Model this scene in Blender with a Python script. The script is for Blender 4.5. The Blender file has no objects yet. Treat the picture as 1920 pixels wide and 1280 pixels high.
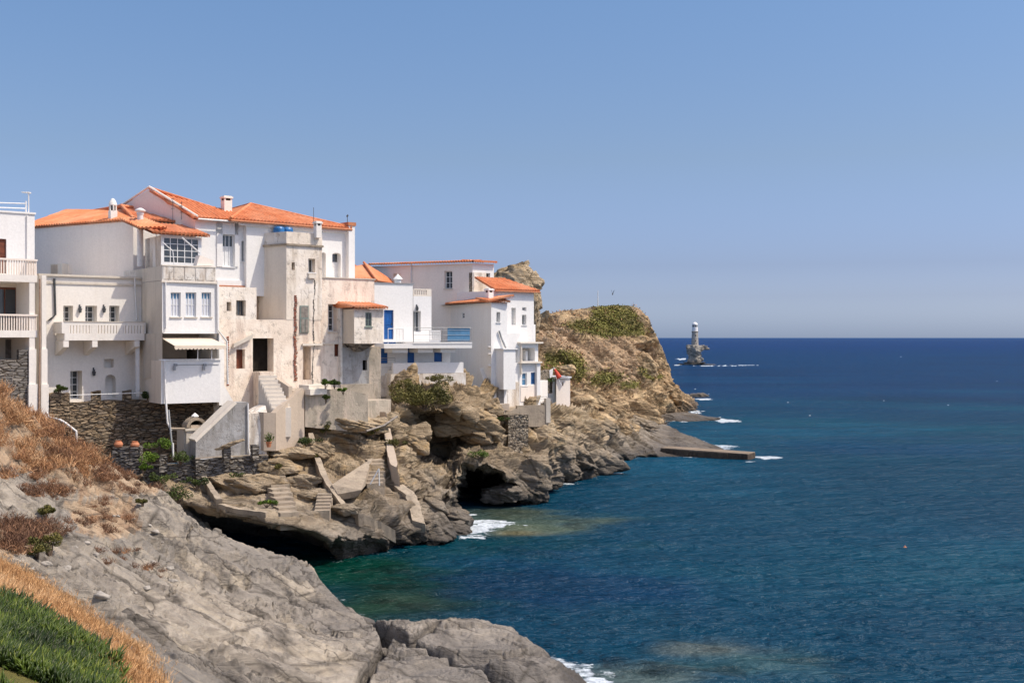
import bpy, math, random
import numpy as np
from mathutils import Vector
random.seed(7)
S = bpy.context.scene
# ---------------------------------------------------------------- camera
F = 2133.333; CH = 11.0; HOR = 633.0
cam = bpy.data.objects.new('camera', bpy.data.cameras.new('camera'))
S.collection.objects.link(cam); S.camera = cam
cam.location = (0, 0, CH); cam.rotation_euler = (math.radians(90), 0, 0)
cam.data.lens = 40; cam.data.sensor_width = 36
cam.data.shift_y = -7/1920
cam.data.clip_start = 0.3; cam.data.clip_end = 90000
# ---------------------------------------------------------------- sky and sun
EL = math.radians(55); AZ = math.radians(11)       # sun high, from the right and a touch towards the camera
W = bpy.data.worlds.new('World'); S.world = W; W.use_nodes = True
wn = W.node_tree.nodes; wl = W.node_tree.links
sky = wn.new('ShaderNodeTexSky'); sky.sky_type = 'NISHITA'; sky.sun_disc = False
sky.sun_elevation = EL; sky.sun_rotation = math.radians(90)+AZ
sky.air_density = 1.0; sky.dust_density = 1.6; sky.ozone_density = 1.4
wbg = wn['Background']; wbg.inputs['Strength'].default_value = 0.082
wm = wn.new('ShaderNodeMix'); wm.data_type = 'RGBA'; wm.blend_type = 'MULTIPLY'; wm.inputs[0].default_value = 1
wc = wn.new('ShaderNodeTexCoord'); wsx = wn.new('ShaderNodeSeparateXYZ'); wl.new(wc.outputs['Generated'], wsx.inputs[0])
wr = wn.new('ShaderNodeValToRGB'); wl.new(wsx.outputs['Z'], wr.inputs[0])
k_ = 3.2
for i_, (p_, c_) in enumerate([(0.0, (1.60, 1.98, 3.15)), (.90, (2.8, 2.4, 2.15)), (.012, (1.40, 1.72, 2.75)), (.035, (1.05, 1.22, 1.95)), (.062, (.88, .98, 1.50)), (.154, (.97, 1.03, 1.22)), (.285, (1.0, 1.17, 1.37)), (.40, (2.1, 1.9, 1.8))]):  # upper stops, above the frame, brightened as added ambient fill
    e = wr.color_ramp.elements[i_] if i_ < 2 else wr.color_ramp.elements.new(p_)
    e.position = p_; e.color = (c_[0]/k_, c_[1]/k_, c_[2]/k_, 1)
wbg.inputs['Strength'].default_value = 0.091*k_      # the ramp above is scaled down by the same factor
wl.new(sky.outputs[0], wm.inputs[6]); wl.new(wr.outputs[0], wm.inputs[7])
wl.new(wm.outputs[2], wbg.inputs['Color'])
sl = bpy.data.lights.new('sun', 'SUN'); sl.energy = 3.3; sl.angle = math.radians(0.53); sl.color = (1.0, 0.91, 0.77)
so = bpy.data.objects.new('sun', sl); S.collection.objects.link(so)
TS = Vector((math.cos(AZ)*math.cos(EL), -math.sin(AZ)*math.cos(EL), math.sin(EL)))
so.rotation_euler = (-TS).to_track_quat('-Z', 'Y').to_euler(); so.location = (60, 0, 90)
S.view_settings.view_transform = 'Standard'; S.view_settings.look = 'None'
S.view_settings.exposure = 0.2; S.view_settings.gamma = 1
# ---------------------------------------------------------------- places
def XY(px, Y): return ((px-960)/F*Y, Y)
def ZZ(py, Y): return CH-(py-HOR)/F*Y
def P(px, py, Y): return Vector(((px-960)/F*Y, Y, ZZ(py, Y)))
def along(px0, Y0, th, px):
    """depth Y at column px of a wall line through (px0,Y0) running at th degrees"""
    x, y = XY(px0, Y0); dx, dy = math.cos(math.radians(th)), math.sin(math.radians(th)); k = (px-960)/F
    t = (k*y-x)/(dx-k*dy); return y+t*dy
# ---------------------------------------------------------------- numpy noise
def hsh(ix, iy, iz, seed=0):
    a = (ix.astype(np.int64)*374761393+iy.astype(np.int64)*668265263+iz.astype(np.int64)*2147483647+seed*144665) & 0xffffffff
    a = ((a ^ (a >> 13))*1274126177) & 0xffffffff; a = ((a ^ (a >> 16))*2246822519) & 0xffffffff; a ^= a >> 15
    return (a & 0xffffff)/float(0xffffff)
def vnoise(p, seed=0):
    i = np.floor(p); f = p-i; f = f*f*(3-2*f); x, y, z = i[:, 0], i[:, 1], i[:, 2]; r = 0
    for a in (0, 1):
        for b in (0, 1):
            for c in (0, 1):
                w = (f[:, 0] if a else 1-f[:, 0])*(f[:, 1] if b else 1-f[:, 1])*(f[:, 2] if c else 1-f[:, 2])
                r = r+w*hsh(x+a, y+b, z+c, seed)
    return r*2-1
def fbm(p, o=4, seed=0, g=0.5):
    r = 0; a = 1; s = 0
    for k in range(o):
        r = r+a*vnoise(p*(2.03**k)+k*17.3, seed+k); s += a; a *= g
    return r/s
def voro(p, seed=0):
    """nearest-cell random value, second random value, edge distance"""
    i = np.floor(p); n = len(p); off = np.zeros((n, 3)); d1 = np.full(n, 9.); d2 = np.full(n, 9.); v = np.zeros(n); v2 = np.zeros(n)
    for a in (-1, 0, 1):
        for b in (-1, 0, 1):
            for c in (-1, 0, 1):
                x, y, z = i[:, 0]+a, i[:, 1]+b, i[:, 2]+c
                q = np.stack([x+hsh(x, y, z, seed+1), y+hsh(x, y, z, seed+2), z+hsh(x, y, z, seed+3)], 1)
                d = np.sqrt(((q-p)**2).sum(1)); m = d < d1
                d2 = np.where(m, d1, np.minimum(d2, d)); v = np.where(m, hsh(x, y, z, seed+4), v); v2 = np.where(m, hsh(x, y, z, seed+5), v2)
                d1 = np.where(m, d, d1); off[m] = (p-q)[m]
    voro.off = off; return v, v2, d2-d1
def ledges(q, L, a, warp, seed, lo, hi):
    """bedding steps: each layer swells outwards towards its top edge, then steps back"""
    s = q[:, 2]/L+warp*fbm(q*[.25/L, .25/L, .12/L], 3, seed); fr = s-np.floor(s); k = np.floor(s); am = hsh(k, k*0+seed, k*0, seed); sw = np.where(fr < .88, fr/.88, (1-fr)/.12)
    return a*(sw-.5)*(.35+am)*sm(lo, hi, fbm(q*[.35/L, .18/L, .3/L]+seed, 3, seed+2))
def sm(a, b, x): t = np.clip((x-a)/(b-a), 0, 1); return t*t*(3-2*t)
def frame(ax):
    ax = np.array(ax, float); ax /= np.linalg.norm(ax); t = np.cross(ax, [0, 1, 0.2]); t /= np.linalg.norm(t); return np.stack([t, np.cross(ax, t), ax], 1)
# ---------------------------------------------------------------- mesh helpers
def link(name, me, parent=None):
    o = bpy.data.objects.new(name, me); S.collection.objects.link(o)
    if parent: o.parent = parent
    return o
def tag(o, label=None, cat=None, group=None, kind=None):
    for k, v in (('label', label), ('category', cat), ('group', group), ('kind', kind)):
        if v: o[k] = v
    return o
def root(name, loc, label, cat, group=None):
    o = bpy.data.objects.new(name, None); S.collection.objects.link(o); o.location = loc; o.empty_display_size = .3
    return tag(o, label, cat, group)
def np_mesh(name, V, Q, mat, smooth=False, attrs=None, parent=None):
    me = bpy.data.meshes.new(name); V = np.asarray(V, np.float32); Q = np.asarray(Q, np.int32)
    k = Q.shape[1]; me.vertices.add(len(V)); me.vertices.foreach_set('co', V.ravel())
    me.loops.add(Q.size); me.loops.foreach_set('vertex_index', Q.ravel())
    me.polygons.add(len(Q)); me.polygons.foreach_set('loop_start', np.arange(0, Q.size, k, dtype=np.int32))
    if smooth: me.polygons.foreach_set('use_smooth', np.ones(len(Q), bool))
    me.update(calc_edges=True)
    if attrs:
        for an, av in attrs.items():
            av = np.asarray(av, np.float32)
            if av.ndim == 1:
                a = me.attributes.new(an, 'FLOAT', 'POINT'); a.data.foreach_set('value', av)
            else:
                a = me.attributes.new(an, 'FLOAT_COLOR', 'POINT'); a.data.foreach_set('color', av.ravel())
    me.materials.append(mat); return link(name, me, parent)
def grid_q(nr, nc):
    r, c = np.meshgrid(np.arange(nr-1), np.arange(nc-1), indexing='ij'); a = (r*nc+c).ravel()
    return np.stack([a, a+1, a+nc+1, a+nc], 1)
class MB:
    def __init__(s): s.v = []; s.f = []
    def poly(s, pts, flip=False):
        n = len(s.v); s.v += [tuple(p) for p in pts]; ix = list(range(n, n+len(pts))); s.f.append(ix[::-1] if flip else ix)
    def hexa(s, a, b):
        """prism between two loops of equal length"""
        n = len(s.v); k = len(a); s.v += [tuple(p) for p in a]+[tuple(p) for p in b]
        s.f.append(list(range(n, n+k))[::-1]); s.f.append(list(range(n+k, n+2*k)))
        for i in range(k):
            j = (i+1) % k; s.f.append([n+i, n+j, n+k+j, n+k+i])
    def box(s, o, d, l, w, h):
        """o corner, d plan unit direction (length l), w thickness to the inside (left of d), h height"""
        o = Vector(o); dv = Vector((d[0], d[1], 0)); nv = Vector((-d[1], d[0], 0)); up = Vector((0, 0, h))
        q = [o, o+dv*l, o+dv*l+nv*w, o+nv*w]; s.hexa(q, [p+up for p in q])
    def tube(s, pts, r, n=6, taper=None):
        pts = [Vector(p) for p in pts]; rings = []
        for i, p in enumerate(pts):
            t = (pts[min(i+1, len(pts)-1)]-pts[max(i-1, 0)]).normalized()
            a = t.cross(Vector((0, 0, 1)) if abs(t.z) < .9 else Vector((1, 0, 0))).normalized(); b = t.cross(a)
            rr = r if taper is None else r+(taper-r)*i/(len(pts)-1)
            rings.append([p+a*rr*math.cos(2*math.pi*k/n)+b*rr*math.sin(2*math.pi*k/n) for k in range(n)])
        for i in range(len(rings)-1): s.ring(rings[i], rings[i+1])
        s.poly(rings[0]); s.poly(rings[-1], True)
    def ring(s, a, b):
        n = len(s.v); k = len(a); s.v += [tuple(p) for p in a]+[tuple(p) for p in b]
        for i in range(k): s.f.append([n+i, n+(i+1) % k, n+k+(i+1) % k, n+k+i])
    def lathe(s, c, prof, n=20):
        """prof: (radius, z above c)"""
        rings = [[(c[0]+r*math.cos(2*math.pi*k/n), c[1]+r*math.sin(2*math.pi*k/n), c[2]+z) for k in range(n)] for r, z in prof]
        for i in range(len(rings)-1): s.ring(rings[i], rings[i+1])
        s.poly(rings[0], True); s.poly(rings[-1])
    def build(s, name, mat, parent=None, smooth=False):
        o0 = Vector(parent_world(parent)) if parent else Vector((0, 0, 0))
        me = bpy.data.meshes.new(name); me.from_pydata([tuple(Vector(v)-o0) for v in s.v], [], s.f); me.update()
        if smooth: me.polygons.foreach_set('use_smooth', [True]*len(me.polygons))
        me.materials.append(mat); return link(name, me, parent)
def parent_world(o):
    p = Vector((0, 0, 0))
    while o: p = p+Vector(o.location); o = o.parent
    return p
def one(mb, name, mat, label, cat, group=None, smooth=False):
    """a thing that is one mesh: origin moved to its base"""
    vs = np.array(mb.v); c = vs.mean(0); c[2] = vs[:, 2].min()
    me = bpy.data.meshes.new(name); me.from_pydata([tuple(v) for v in vs-c], [], mb.f); me.update()
    if smooth: me.polygons.foreach_set('use_smooth', [True]*len(me.polygons))
    me.materials.append(mat); o = link(name, me); o.location = c
    return tag(o, label, cat, group)
# ---------------------------------------------------------------- materials
class NT:
    def __init__(s, name):
        s.m = bpy.data.materials.new(name); s.m.use_nodes = True; s.t = s.m.node_tree; s.b = s.t.nodes['Principled BSDF']
        s.g = s.n('ShaderNodeNewGeometry'); s.pos = s.g.outputs['Position']
    def n(s, ty, **kw):
        x = s.t.nodes.new(ty)
        for k, v in kw.items(): setattr(x, k, v)
        return x
    def l(s, a, b):
        if isinstance(a, (int, float)): b.default_value = a
        elif isinstance(a, tuple): b.default_value = a if len(a) == len(b.default_value) else a+(1,)
        else: s.t.links.new(a, b)
    def scale(s, sc, rot=(0, 0, 0), src=None):
        m = s.n('ShaderNodeMapping'); m.inputs['Scale'].default_value = sc; m.inputs['Rotation'].default_value = rot; s.l(src or s.pos, m.inputs[0]); return m.outputs[0]
    def noise(s, sc, det=4, rough=.55, vec=None, dist=0):
        x = s.n('ShaderNodeTexNoise'); x.inputs['Scale'].default_value = sc; x.inputs['Detail'].default_value = det
        x.inputs['Roughness'].default_value = rough; x.inputs['Distortion'].default_value = dist; s.l(vec or s.pos, x.inputs['Vector']); return x.outputs[0]
    def vor(s, sc, vec=None, feat='F1', out=0):
        x = s.n('ShaderNodeTexVoronoi'); x.feature = feat; x.inputs['Scale'].default_value = sc; s.l(vec or s.pos, x.inputs['Vector']); return x.outputs[out]
    def ramp(s, f, stops):
        r = s.n('ShaderNodeValToRGB'); s.l(f, r.inputs[0]); e = r.color_ramp.elements
        e[0].position, e[0].color = stops[0][0], col4(stops[0][1]); e[1].position, e[1].color = stops[-1][0], col4(stops[-1][1])
        for p, c in stops[1:-1]:
            k = e.new(p); k.color = col4(c)
        return r.outputs[0]
    def mix(s, f, a, b, mode='MIX'):
        x = s.n('ShaderNodeMix'); x.data_type = 'RGBA'; x.blend_type = mode; s.l(f, x.inputs[0])
        s.l(col4(a) if isinstance(a, tuple) else a, x.inputs[6]); s.l(col4(b) if isinstance(b, tuple) else b, x.inputs[7]); return x.outputs[2]
    def math(s, op, a, b=0.0, c=None):
        x = s.n('ShaderNodeMath', operation=op); s.l(a, x.inputs[0]); s.l(b, x.inputs[1])
        if c is not None: s.l(c, x.inputs[2])
        return x.outputs[0]
    def bump(s, h, st=.5, dist=.05, nrm=None):
        x = s.n('ShaderNodeBump'); x.inputs['Strength'].default_value = st; x.inputs['Distance'].default_value = dist; s.l(h, x.inputs['Height'])
        if nrm is not None: s.l(nrm, x.inputs['Normal'])
        return x.outputs[0]
    def attr(s, nm, out=2): a = s.n('ShaderNodeAttribute', attribute_name=nm); return a.outputs[out]
    def z(s): x = s.n('ShaderNodeSeparateXYZ'); s.l(s.pos, x.inputs[0]); return x.outputs[2]
    def out(s, col=None, rough=None, nrm=None, **kw):
        if col is not None: s.l(col4(col) if isinstance(col, tuple) else col, s.b.inputs['Base Color'])
        if rough is not None: s.l(rough, s.b.inputs['Roughness'])
        if nrm is not None: s.l(nrm, s.b.inputs['Normal'])
        for k, v in kw.items(): s.b.inputs[k.replace('_', ' ')].default_value = v
        return s.m
def col4(c):
    if isinstance(c, (int, float)): return (c, c, c, 1)
    return tuple(c) if len(c) == 4 else tuple(c)+(1,)
def plaster(name, col, stain, amt=.25, streak=.3, bump=.25):
    m = NT(name); a = m.noise(.35, 5, .6); b = m.noise(1.0, 5, .6, m.scale((2.2, 2.2, .22)))
    c = m.noise(9, 3, .6)
    f = m.ramp(a, [(.42, 0), (.75, amt)]); g = m.ramp(b, [(.5, 0), (.78, streak)]); h = m.ramp(c, [(.35, .93), (.65, 1.0)])
    k = m.mix(f, col, stain); k = m.mix(g, k, stain); k = m.mix(1, k, h, 'MULTIPLY')
    return m.out(k, .85, m.bump(m.noise(3.5, 6, .65), bump, .06), Specular_IOR_Level=.2)
def aged(name, c1, c2, c3, dark=.5, sc=1.0):
    m = NT(name); a = m.noise(.55*sc, 7, .68, dist=.6); b = m.noise(1.1*sc, 7, .7, m.scale((1.6, 1.6, .28))); c = m.noise(2.6*sc, 8, .75)
    st = m.noise(4.0*sc, 5, .8, m.scale((1, 1, .5)))
    k = m.mix(m.ramp(a, [(.40, 0), (.56, 1)]), c1, c2)
    k = m.mix(m.ramp(b, [(.49, 0), (.62, .85)]), k, c3)
    k = m.mix(m.ramp(c, [(.56, 0), (.63, dark)]), k, (.13, .105, .08))
    k = m.mix(m.ramp(st, [(.57, 0), (.66, dark*.8)]), k, (.22, .18, .14))
    bh = m.math('ADD', m.math('MULTIPLY', m.ramp(c, [(.50, 1), (.64, 0)]), .7), m.noise(7, 5, .7))
    return m.out(k, .92, m.bump(bh, .5, .045), Specular_IOR_Level=.15)
M = {}
M['white'] = plaster('white_plaster', (.84, .80, .74), (.68, .61, .53), .28, .32)
M['white2'] = plaster('white_paint', (.84, .83, .81), (.72, .68, .63), .2, .22)
M['cream'] = plaster('cream_plaster', (.80, .73, .63), (.55, .48, .40), .3, .45)
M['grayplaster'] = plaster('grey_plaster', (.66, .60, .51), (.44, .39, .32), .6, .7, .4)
M['paleshade'] = plaster('pale_shade_plaster', (.90, .81, .72), (.74, .64, .55), .3, .3)  # pale plaster, mainly shaded walls: warm fill light put into its colour
M['tanwall'] = plaster('tan_plaster', (.52, .43, .34), (.38, .32, .26), .5, .5, .4)
M['aged'] = aged('aged_plaster', (.88, .81, .72), (.80, .71, .60), (.56, .48, .39), .40)
M['agedwhite'] = aged('worn_white_plaster', (.78, .75, .70), (.68, .62, .54), (.50, .42, .34), .45)
M['agedpink'] = aged('worn_pink_plaster', (.90, .80, .68), (.82, .70, .58), (.62, .50, .41), .34)
M['agedblue'] = aged('worn_grey_plaster', (.42, .42, .42), (.33, .32, .31), (.24, .23, .21), .4)
M['agedconc'] = aged('worn_render', (.46, .40, .32), (.34, .30, .24), (.60, .50, .40), .3, .8)
M['concrete'] = aged('concrete', (.42, .35, .265), (.34, .28, .215), (.27, .23, .18), .45)
def simple(name, col, rough=.6, var=.15, sc=6, spec=.4, bump=.0, metal=0.):
    m = NT(name); f = m.noise(sc, 4, .6); k = m.mix(m.ramp(f, [(.35, 0), (.7, 1)]), tuple(x*(1-var) for x in col), tuple(min(1, x*(1+var)) for x in col))
    return m.out(k, rough, m.bump(f, bump, .02) if bump else None, Specular_IOR_Level=spec, Metallic=metal)
M['blue'] = simple('blue_paint', (.012, .10, .34), .5, .2, 3)
M['bluelt'] = simple('blue_shutter_paint', (.03, .13, .32), .5, .2, 3)
M['brown'] = simple('brown_wood', (.16, .045, .02), .5, .3, 5)
M['dark'] = simple('dark_interior', (.02, .017, .014), .9, .3, 3, .1)  # near-black colour stands in for unlit depth behind openings and slots
M['glass'] = NT('window_glass').out((.05, .06, .07), .06, Specular_IOR_Level=.7)
M['frame'] = simple('white_frame_paint', (.76, .76, .75), .5, .06)
M['blind'] = simple('pale_curtain', (.58, .60, .66), .8, .1, 8)
M['greenwood'] = simple('faded_green_wood', (.20, .25, .22), .7, .2, 5)
M['greywood'] = simple('grey_wood', (.25, .22, .19), .8, .3, 5)
M['metal'] = simple('grey_metal', (.30, .31, .32), .45, .15)
M['pipe'] = simple('white_pipe', (.72, .71, .69), .5, .08)
M['darkmetal'] = simple('dark_metal', (.06, .065, .07), .5, .2)
M['terra'] = simple('terracotta', (.50, .20, .10), .8, .15, 6)
M['cloth'] = simple('cream_cloth', (.72, .62, .50), .8, .06, 3)
M['bluetarp'] = simple('blue_plastic', (.03, .16, .40), .4, .3, 3)
M['bluescreen'] = simple('blue_screen', (.10, .24, .40), .35, .15, 2)
M['red'] = simple('red_cloth', (.55, .06, .03), .7, .1)
M['rustpipe'] = simple('rusty_pipe', (.36, .24, .17), .8, .3, 8)
def mk_tile():
    m = NT('roof_tiles'); v = m.vor(3.6, m.scale((1, 1, 2.0)), out=1); f = m.noise(.7, 5, .65); g = m.noise(14, 3, .7)
    k = m.mix(m.ramp(f, [(.3, 0), (.7, 1)]), (.64, .20, .08), (.80, .32, .15))
    vv = m.n('ShaderNodeSeparateColor'); m.l(v, vv.inputs[0])
    k = m.mix(m.ramp(vv.outputs[0], [(.1, .35), (.9, 0)]), k, (.40, .12, .06))
    k = m.mix(m.ramp(g, [(.58, 0), (.74, .35)]), k, (.75, .50, .34))
    k = m.mix(m.ramp(m.noise(2.2, 6, .75), [(.56, 0), (.68, .55)]), k, (.34, .20, .13)); k = m.mix(m.ramp(m.noise(.35, 3, .6), [(.45, 0), (.7, .45)]), k, (.72, .40, .25))
    w = m.n('ShaderNodeTexWave'); w.wave_type = 'BANDS'; w.bands_direction = 'Z'; w.wave_profile = 'SAW'; w.inputs['Scale'].default_value = 1.9; w.inputs['Distortion'].default_value = .3; m.l(m.pos, w.inputs[0])
    return m.out(k, .8, m.bump(w.outputs[1], .6, .05), Specular_IOR_Level=.2)
M['tile'] = mk_tile()
def mk_dry(name, cols, sc=(2.0, 2.0, 7.5), mort=(.10, .08, .06)):
    m = NT(name); nz = m.n('ShaderNodeTexNoise'); nz.inputs['Scale'].default_value = 1.2; m.l(m.pos, nz.inputs['Vector'])
    wv = m.n('ShaderNodeMix'); wv.data_type = 'RGBA'; wv.blend_type = 'LINEAR_LIGHT'; wv.inputs[0].default_value = .10; m.l(m.pos, wv.inputs[6]); m.l(nz.outputs[1], wv.inputs[7])
    vec = m.scale(sc, src=wv.outputs[2]); e = m.vor(1.0, vec, 'DISTANCE_TO_EDGE'); cell = m.vor(1.0, vec, out=1)
    sp = m.n('ShaderNodeSeparateColor'); m.l(cell, sp.inputs[0])
    k = m.ramp(sp.outputs[0], [(i/(len(cols)-1), c) for i, c in enumerate(cols)])
    k = m.mix(m.ramp(m.noise(8, 5, .7), [(.4, 0), (.75, .5)]), k, cols[0])
    k = m.mix(m.ramp(e, [(.015, 1), (.07, 0)]), k, mort)
    h = m.math('ADD', m.ramp(e, [(.0, 0), (.14, 1)]), m.math('MULTIPLY', sp.outputs[1], .8)); h = m.math('ADD', h, m.math('MULTIPLY', m.noise(14, 4, .7), .4))
    return m.out(k, .95, m.bump(h, 1.0, .09), Specular_IOR_Level=.1)
M['drystone'] = mk_dry('dry_stone', [(.17, .13, .09), (.30, .22, .14), (.22, .18, .14), (.40, .31, .21), (.24, .17, .11)])
M['greystone'] = mk_dry('grey_stone', [(.15, .14, .13), (.24, .22, .20), (.18, .17, .16), (.33, .30, .26)])
M['rubble'] = mk_dry('rubble_masonry', [(.26, .22, .17), (.40, .34, .26), (.32, .27, .21), (.46, .40, .31)], (3.5, 3.5, 5.0), (.22, .18, .14))
M['brick'] = mk_dry('red_brick', [(.40, .12, .07), (.30, .09, .05), (.46, .18, .11)], (3, 3, 7), (.35, .28, .22))
M['ruinrock'] = mk_dry('ruin_masonry', [(.30, .23, .16), (.42, .33, .23), (.20, .16, .12), (.50, .41, .30)], (1.1, 1.1, 1.8), (.10, .08, .06))
def mk_rock(name, c1, c2, c3, tilt=(.35, .12, 0), wet=1.0, veg=False, sc=1.0, warm=(.50, .36, .20), low=None, grit=1.0, lowz=(4.0, 6.5, 5.0)):
    m = NT(name); st = m.scale((.5*sc, .5*sc, 3.2*sc), tilt)
    a = m.noise(1.0, 8, .68, st, .5); b = m.noise(.16*sc, 4, .6); c = m.noise(2.4*sc, 9, .72); d = m.noise(.5*sc, 6, .7, dist=1.0)
    k = m.mix(m.ramp(a, [(.38, 0), (.58, 1)]), tuple(x*.82 for x in c1), tuple(x*1.06 for x in c2))
    k = m.mix(m.ramp(b, [(.42, 0), (.62, .85)]), k, c3)
    k = m.mix(m.ramp(d, [(.52, 0), (.68, .65)]), k, warm)
    k = m.mix(m.ramp(c, [(.30, .75*grit), (.45, 0)]), k, tuple(x*.42 for x in c1))
    k = m.mix(m.ramp(c, [(.60, 0), (.78, .5)]), k, tuple(min(1, x*1.4) for x in c2))
    if veg: k = m.mix(m.attr('veg'), k, m.ramp(m.noise(1.2, 6, .7), [(.35, (.12, .11, .03)), (.5, (.17, .155, .045)), (.7, (.28, .20, .10))]))
    if veg: k = m.mix(m.attr('dry'), k, m.ramp(m.noise(.8, 7, .75), [(.35, (.28, .17, .10)), (.5, (.46, .32, .20)), (.7, (.58, .45, .31))]))
    if low:
        lz = m.n('ShaderNodeMapRange'); m.l(m.math('ADD', m.z(), m.math('MULTIPLY', m.noise(.35, 5, .65), lowz[2])), lz.inputs[0]); lz.inputs[1].default_value = lowz[0]; lz.inputs[2].default_value = lowz[1]; lz.inputs[3].default_value = .75; lz.inputs[4].default_value = 0
        k = m.mix(lz.outputs[0], k, m.mix(m.ramp(a, [(.36, 0), (.62, 1)]), tuple(x*.75 for x in low), tuple(x*1.25 for x in low)))
    z = m.z(); zz = m.math('ADD', z, m.math('MULTIPLY', m.math('SUBTRACT', m.noise(.7, 4), .5), 1.6))
    wt = m.n('ShaderNodeMapRange'); m.l(zz, wt.inputs[0]); wt.inputs[1].default_value = .25; wt.inputs[2].default_value = 1.5*wet; wt.inputs[3].default_value = .82; wt.inputs[4].default_value = 0
    k = m.mix(wt.outputs[0], k, (.055, .048, .042))
    h1 = m.noise(2.0, 9, .72, st, .4); h2 = m.noise(5*sc, 8, .75)
    h = m.math('ADD', m.math('MULTIPLY', h1, 1.2), m.math('MULTIPLY', h2, .6*grit))
    cr = m.ramp(m.vor(.7*sc, m.scale((1, 1, 2.2), tilt), 'DISTANCE_TO_EDGE'), [(0, 0), (.05, 1)])
    h = m.math('ADD', h, m.math('MULTIPLY', cr, .15))
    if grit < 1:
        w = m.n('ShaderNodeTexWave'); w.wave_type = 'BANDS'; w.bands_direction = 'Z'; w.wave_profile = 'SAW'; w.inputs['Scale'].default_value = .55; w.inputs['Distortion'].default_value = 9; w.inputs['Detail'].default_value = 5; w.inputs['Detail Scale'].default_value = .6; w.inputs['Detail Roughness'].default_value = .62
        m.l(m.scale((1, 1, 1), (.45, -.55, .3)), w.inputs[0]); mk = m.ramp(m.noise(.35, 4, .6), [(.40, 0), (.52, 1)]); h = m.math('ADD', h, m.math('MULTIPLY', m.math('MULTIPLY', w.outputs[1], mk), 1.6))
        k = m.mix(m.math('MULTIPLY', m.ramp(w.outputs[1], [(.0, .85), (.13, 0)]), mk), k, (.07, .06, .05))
    k = m.mix(m.ramp(m.vor(.55*sc, m.scale((.45, .45, 1.6), tilt), 'DISTANCE_TO_EDGE'), [(0, .7), (.035, 0)]), k, tuple(x*.3 for x in c1))
    rg = m.math('SUBTRACT', .92, m.math('MULTIPLY', wt.outputs[0], .45))
    return m.out(k, rg, m.bump(h, 1.0, .22/sc*(.35+.65*grit)), Specular_IOR_Level=.25)
M['cliff'] = mk_rock('coast_rock', (.31, .235, .15), (.56, .45, .31), (.36, .27, .17), (.35, .25, 0), warm=(.58, .39, .18), low=(.22, .20, .175))
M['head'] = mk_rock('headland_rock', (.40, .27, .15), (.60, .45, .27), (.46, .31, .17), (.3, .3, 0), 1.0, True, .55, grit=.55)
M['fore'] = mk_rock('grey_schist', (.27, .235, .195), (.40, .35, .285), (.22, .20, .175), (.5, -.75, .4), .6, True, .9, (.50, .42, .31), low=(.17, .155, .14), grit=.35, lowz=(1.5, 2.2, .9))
M['islet'] = mk_rock('islet_rock', (.30, .275, .235), (.50, .46, .40), (.34, .315, .27), (.3, .3, 0), 1.6, False, .5, (.36, .33, .27))
def leafmat(name, stops, rough=.6, tr=.0, spec=.3):
    m = NT(name); k = m.ramp(m.attr('tint'), stops)
    if tr: m.b.inputs['Subsurface Weight'].default_value = 0
    return m.out(k, rough, Specular_IOR_Level=spec)
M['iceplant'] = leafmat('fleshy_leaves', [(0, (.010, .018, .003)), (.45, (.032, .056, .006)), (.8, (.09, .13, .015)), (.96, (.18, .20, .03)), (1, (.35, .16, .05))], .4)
M['straw'] = leafmat('straw', [(0, (.42, .22, .09)), (.5, (.60, .35, .16)), (1, (.74, .52, .30))], .8)
M['brush'] = leafmat('dry_brush_twigs', [(0, (.10, .05, .03)), (.4, (.24, .13, .075)), (.7, (.40, .20, .09)), (1, (.52, .32, .17))], .8)
M['leaf'] = leafmat('green_leaves', [(0, (.02, .035, .01)), (.5, (.06, .09, .02)), (1, (.15, .19, .04))], .6)
M['olive'] = leafmat('scrub_leaves', [(0, (.05, .048, .015)), (.5, (.125, .12, .03)), (1, (.24, .20, .06))], .7)
M['carpet'] = leafmat('carpet_scrub_leaves', [(0, (.10, .085, .03)), (.4, (.15, .15, .035)), (.8, (.25, .235, .055)), (1, (.34, .27, .11))], .8)
M['lime'] = leafmat('bright_leaves', [(0, (.04, .08, .01)), (.5, (.11, .19, .02)), (1, (.25, .34, .05))], .6)
M['bark'] = simple('bark', (.14, .10, .07), .9, .3, 8)
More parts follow.
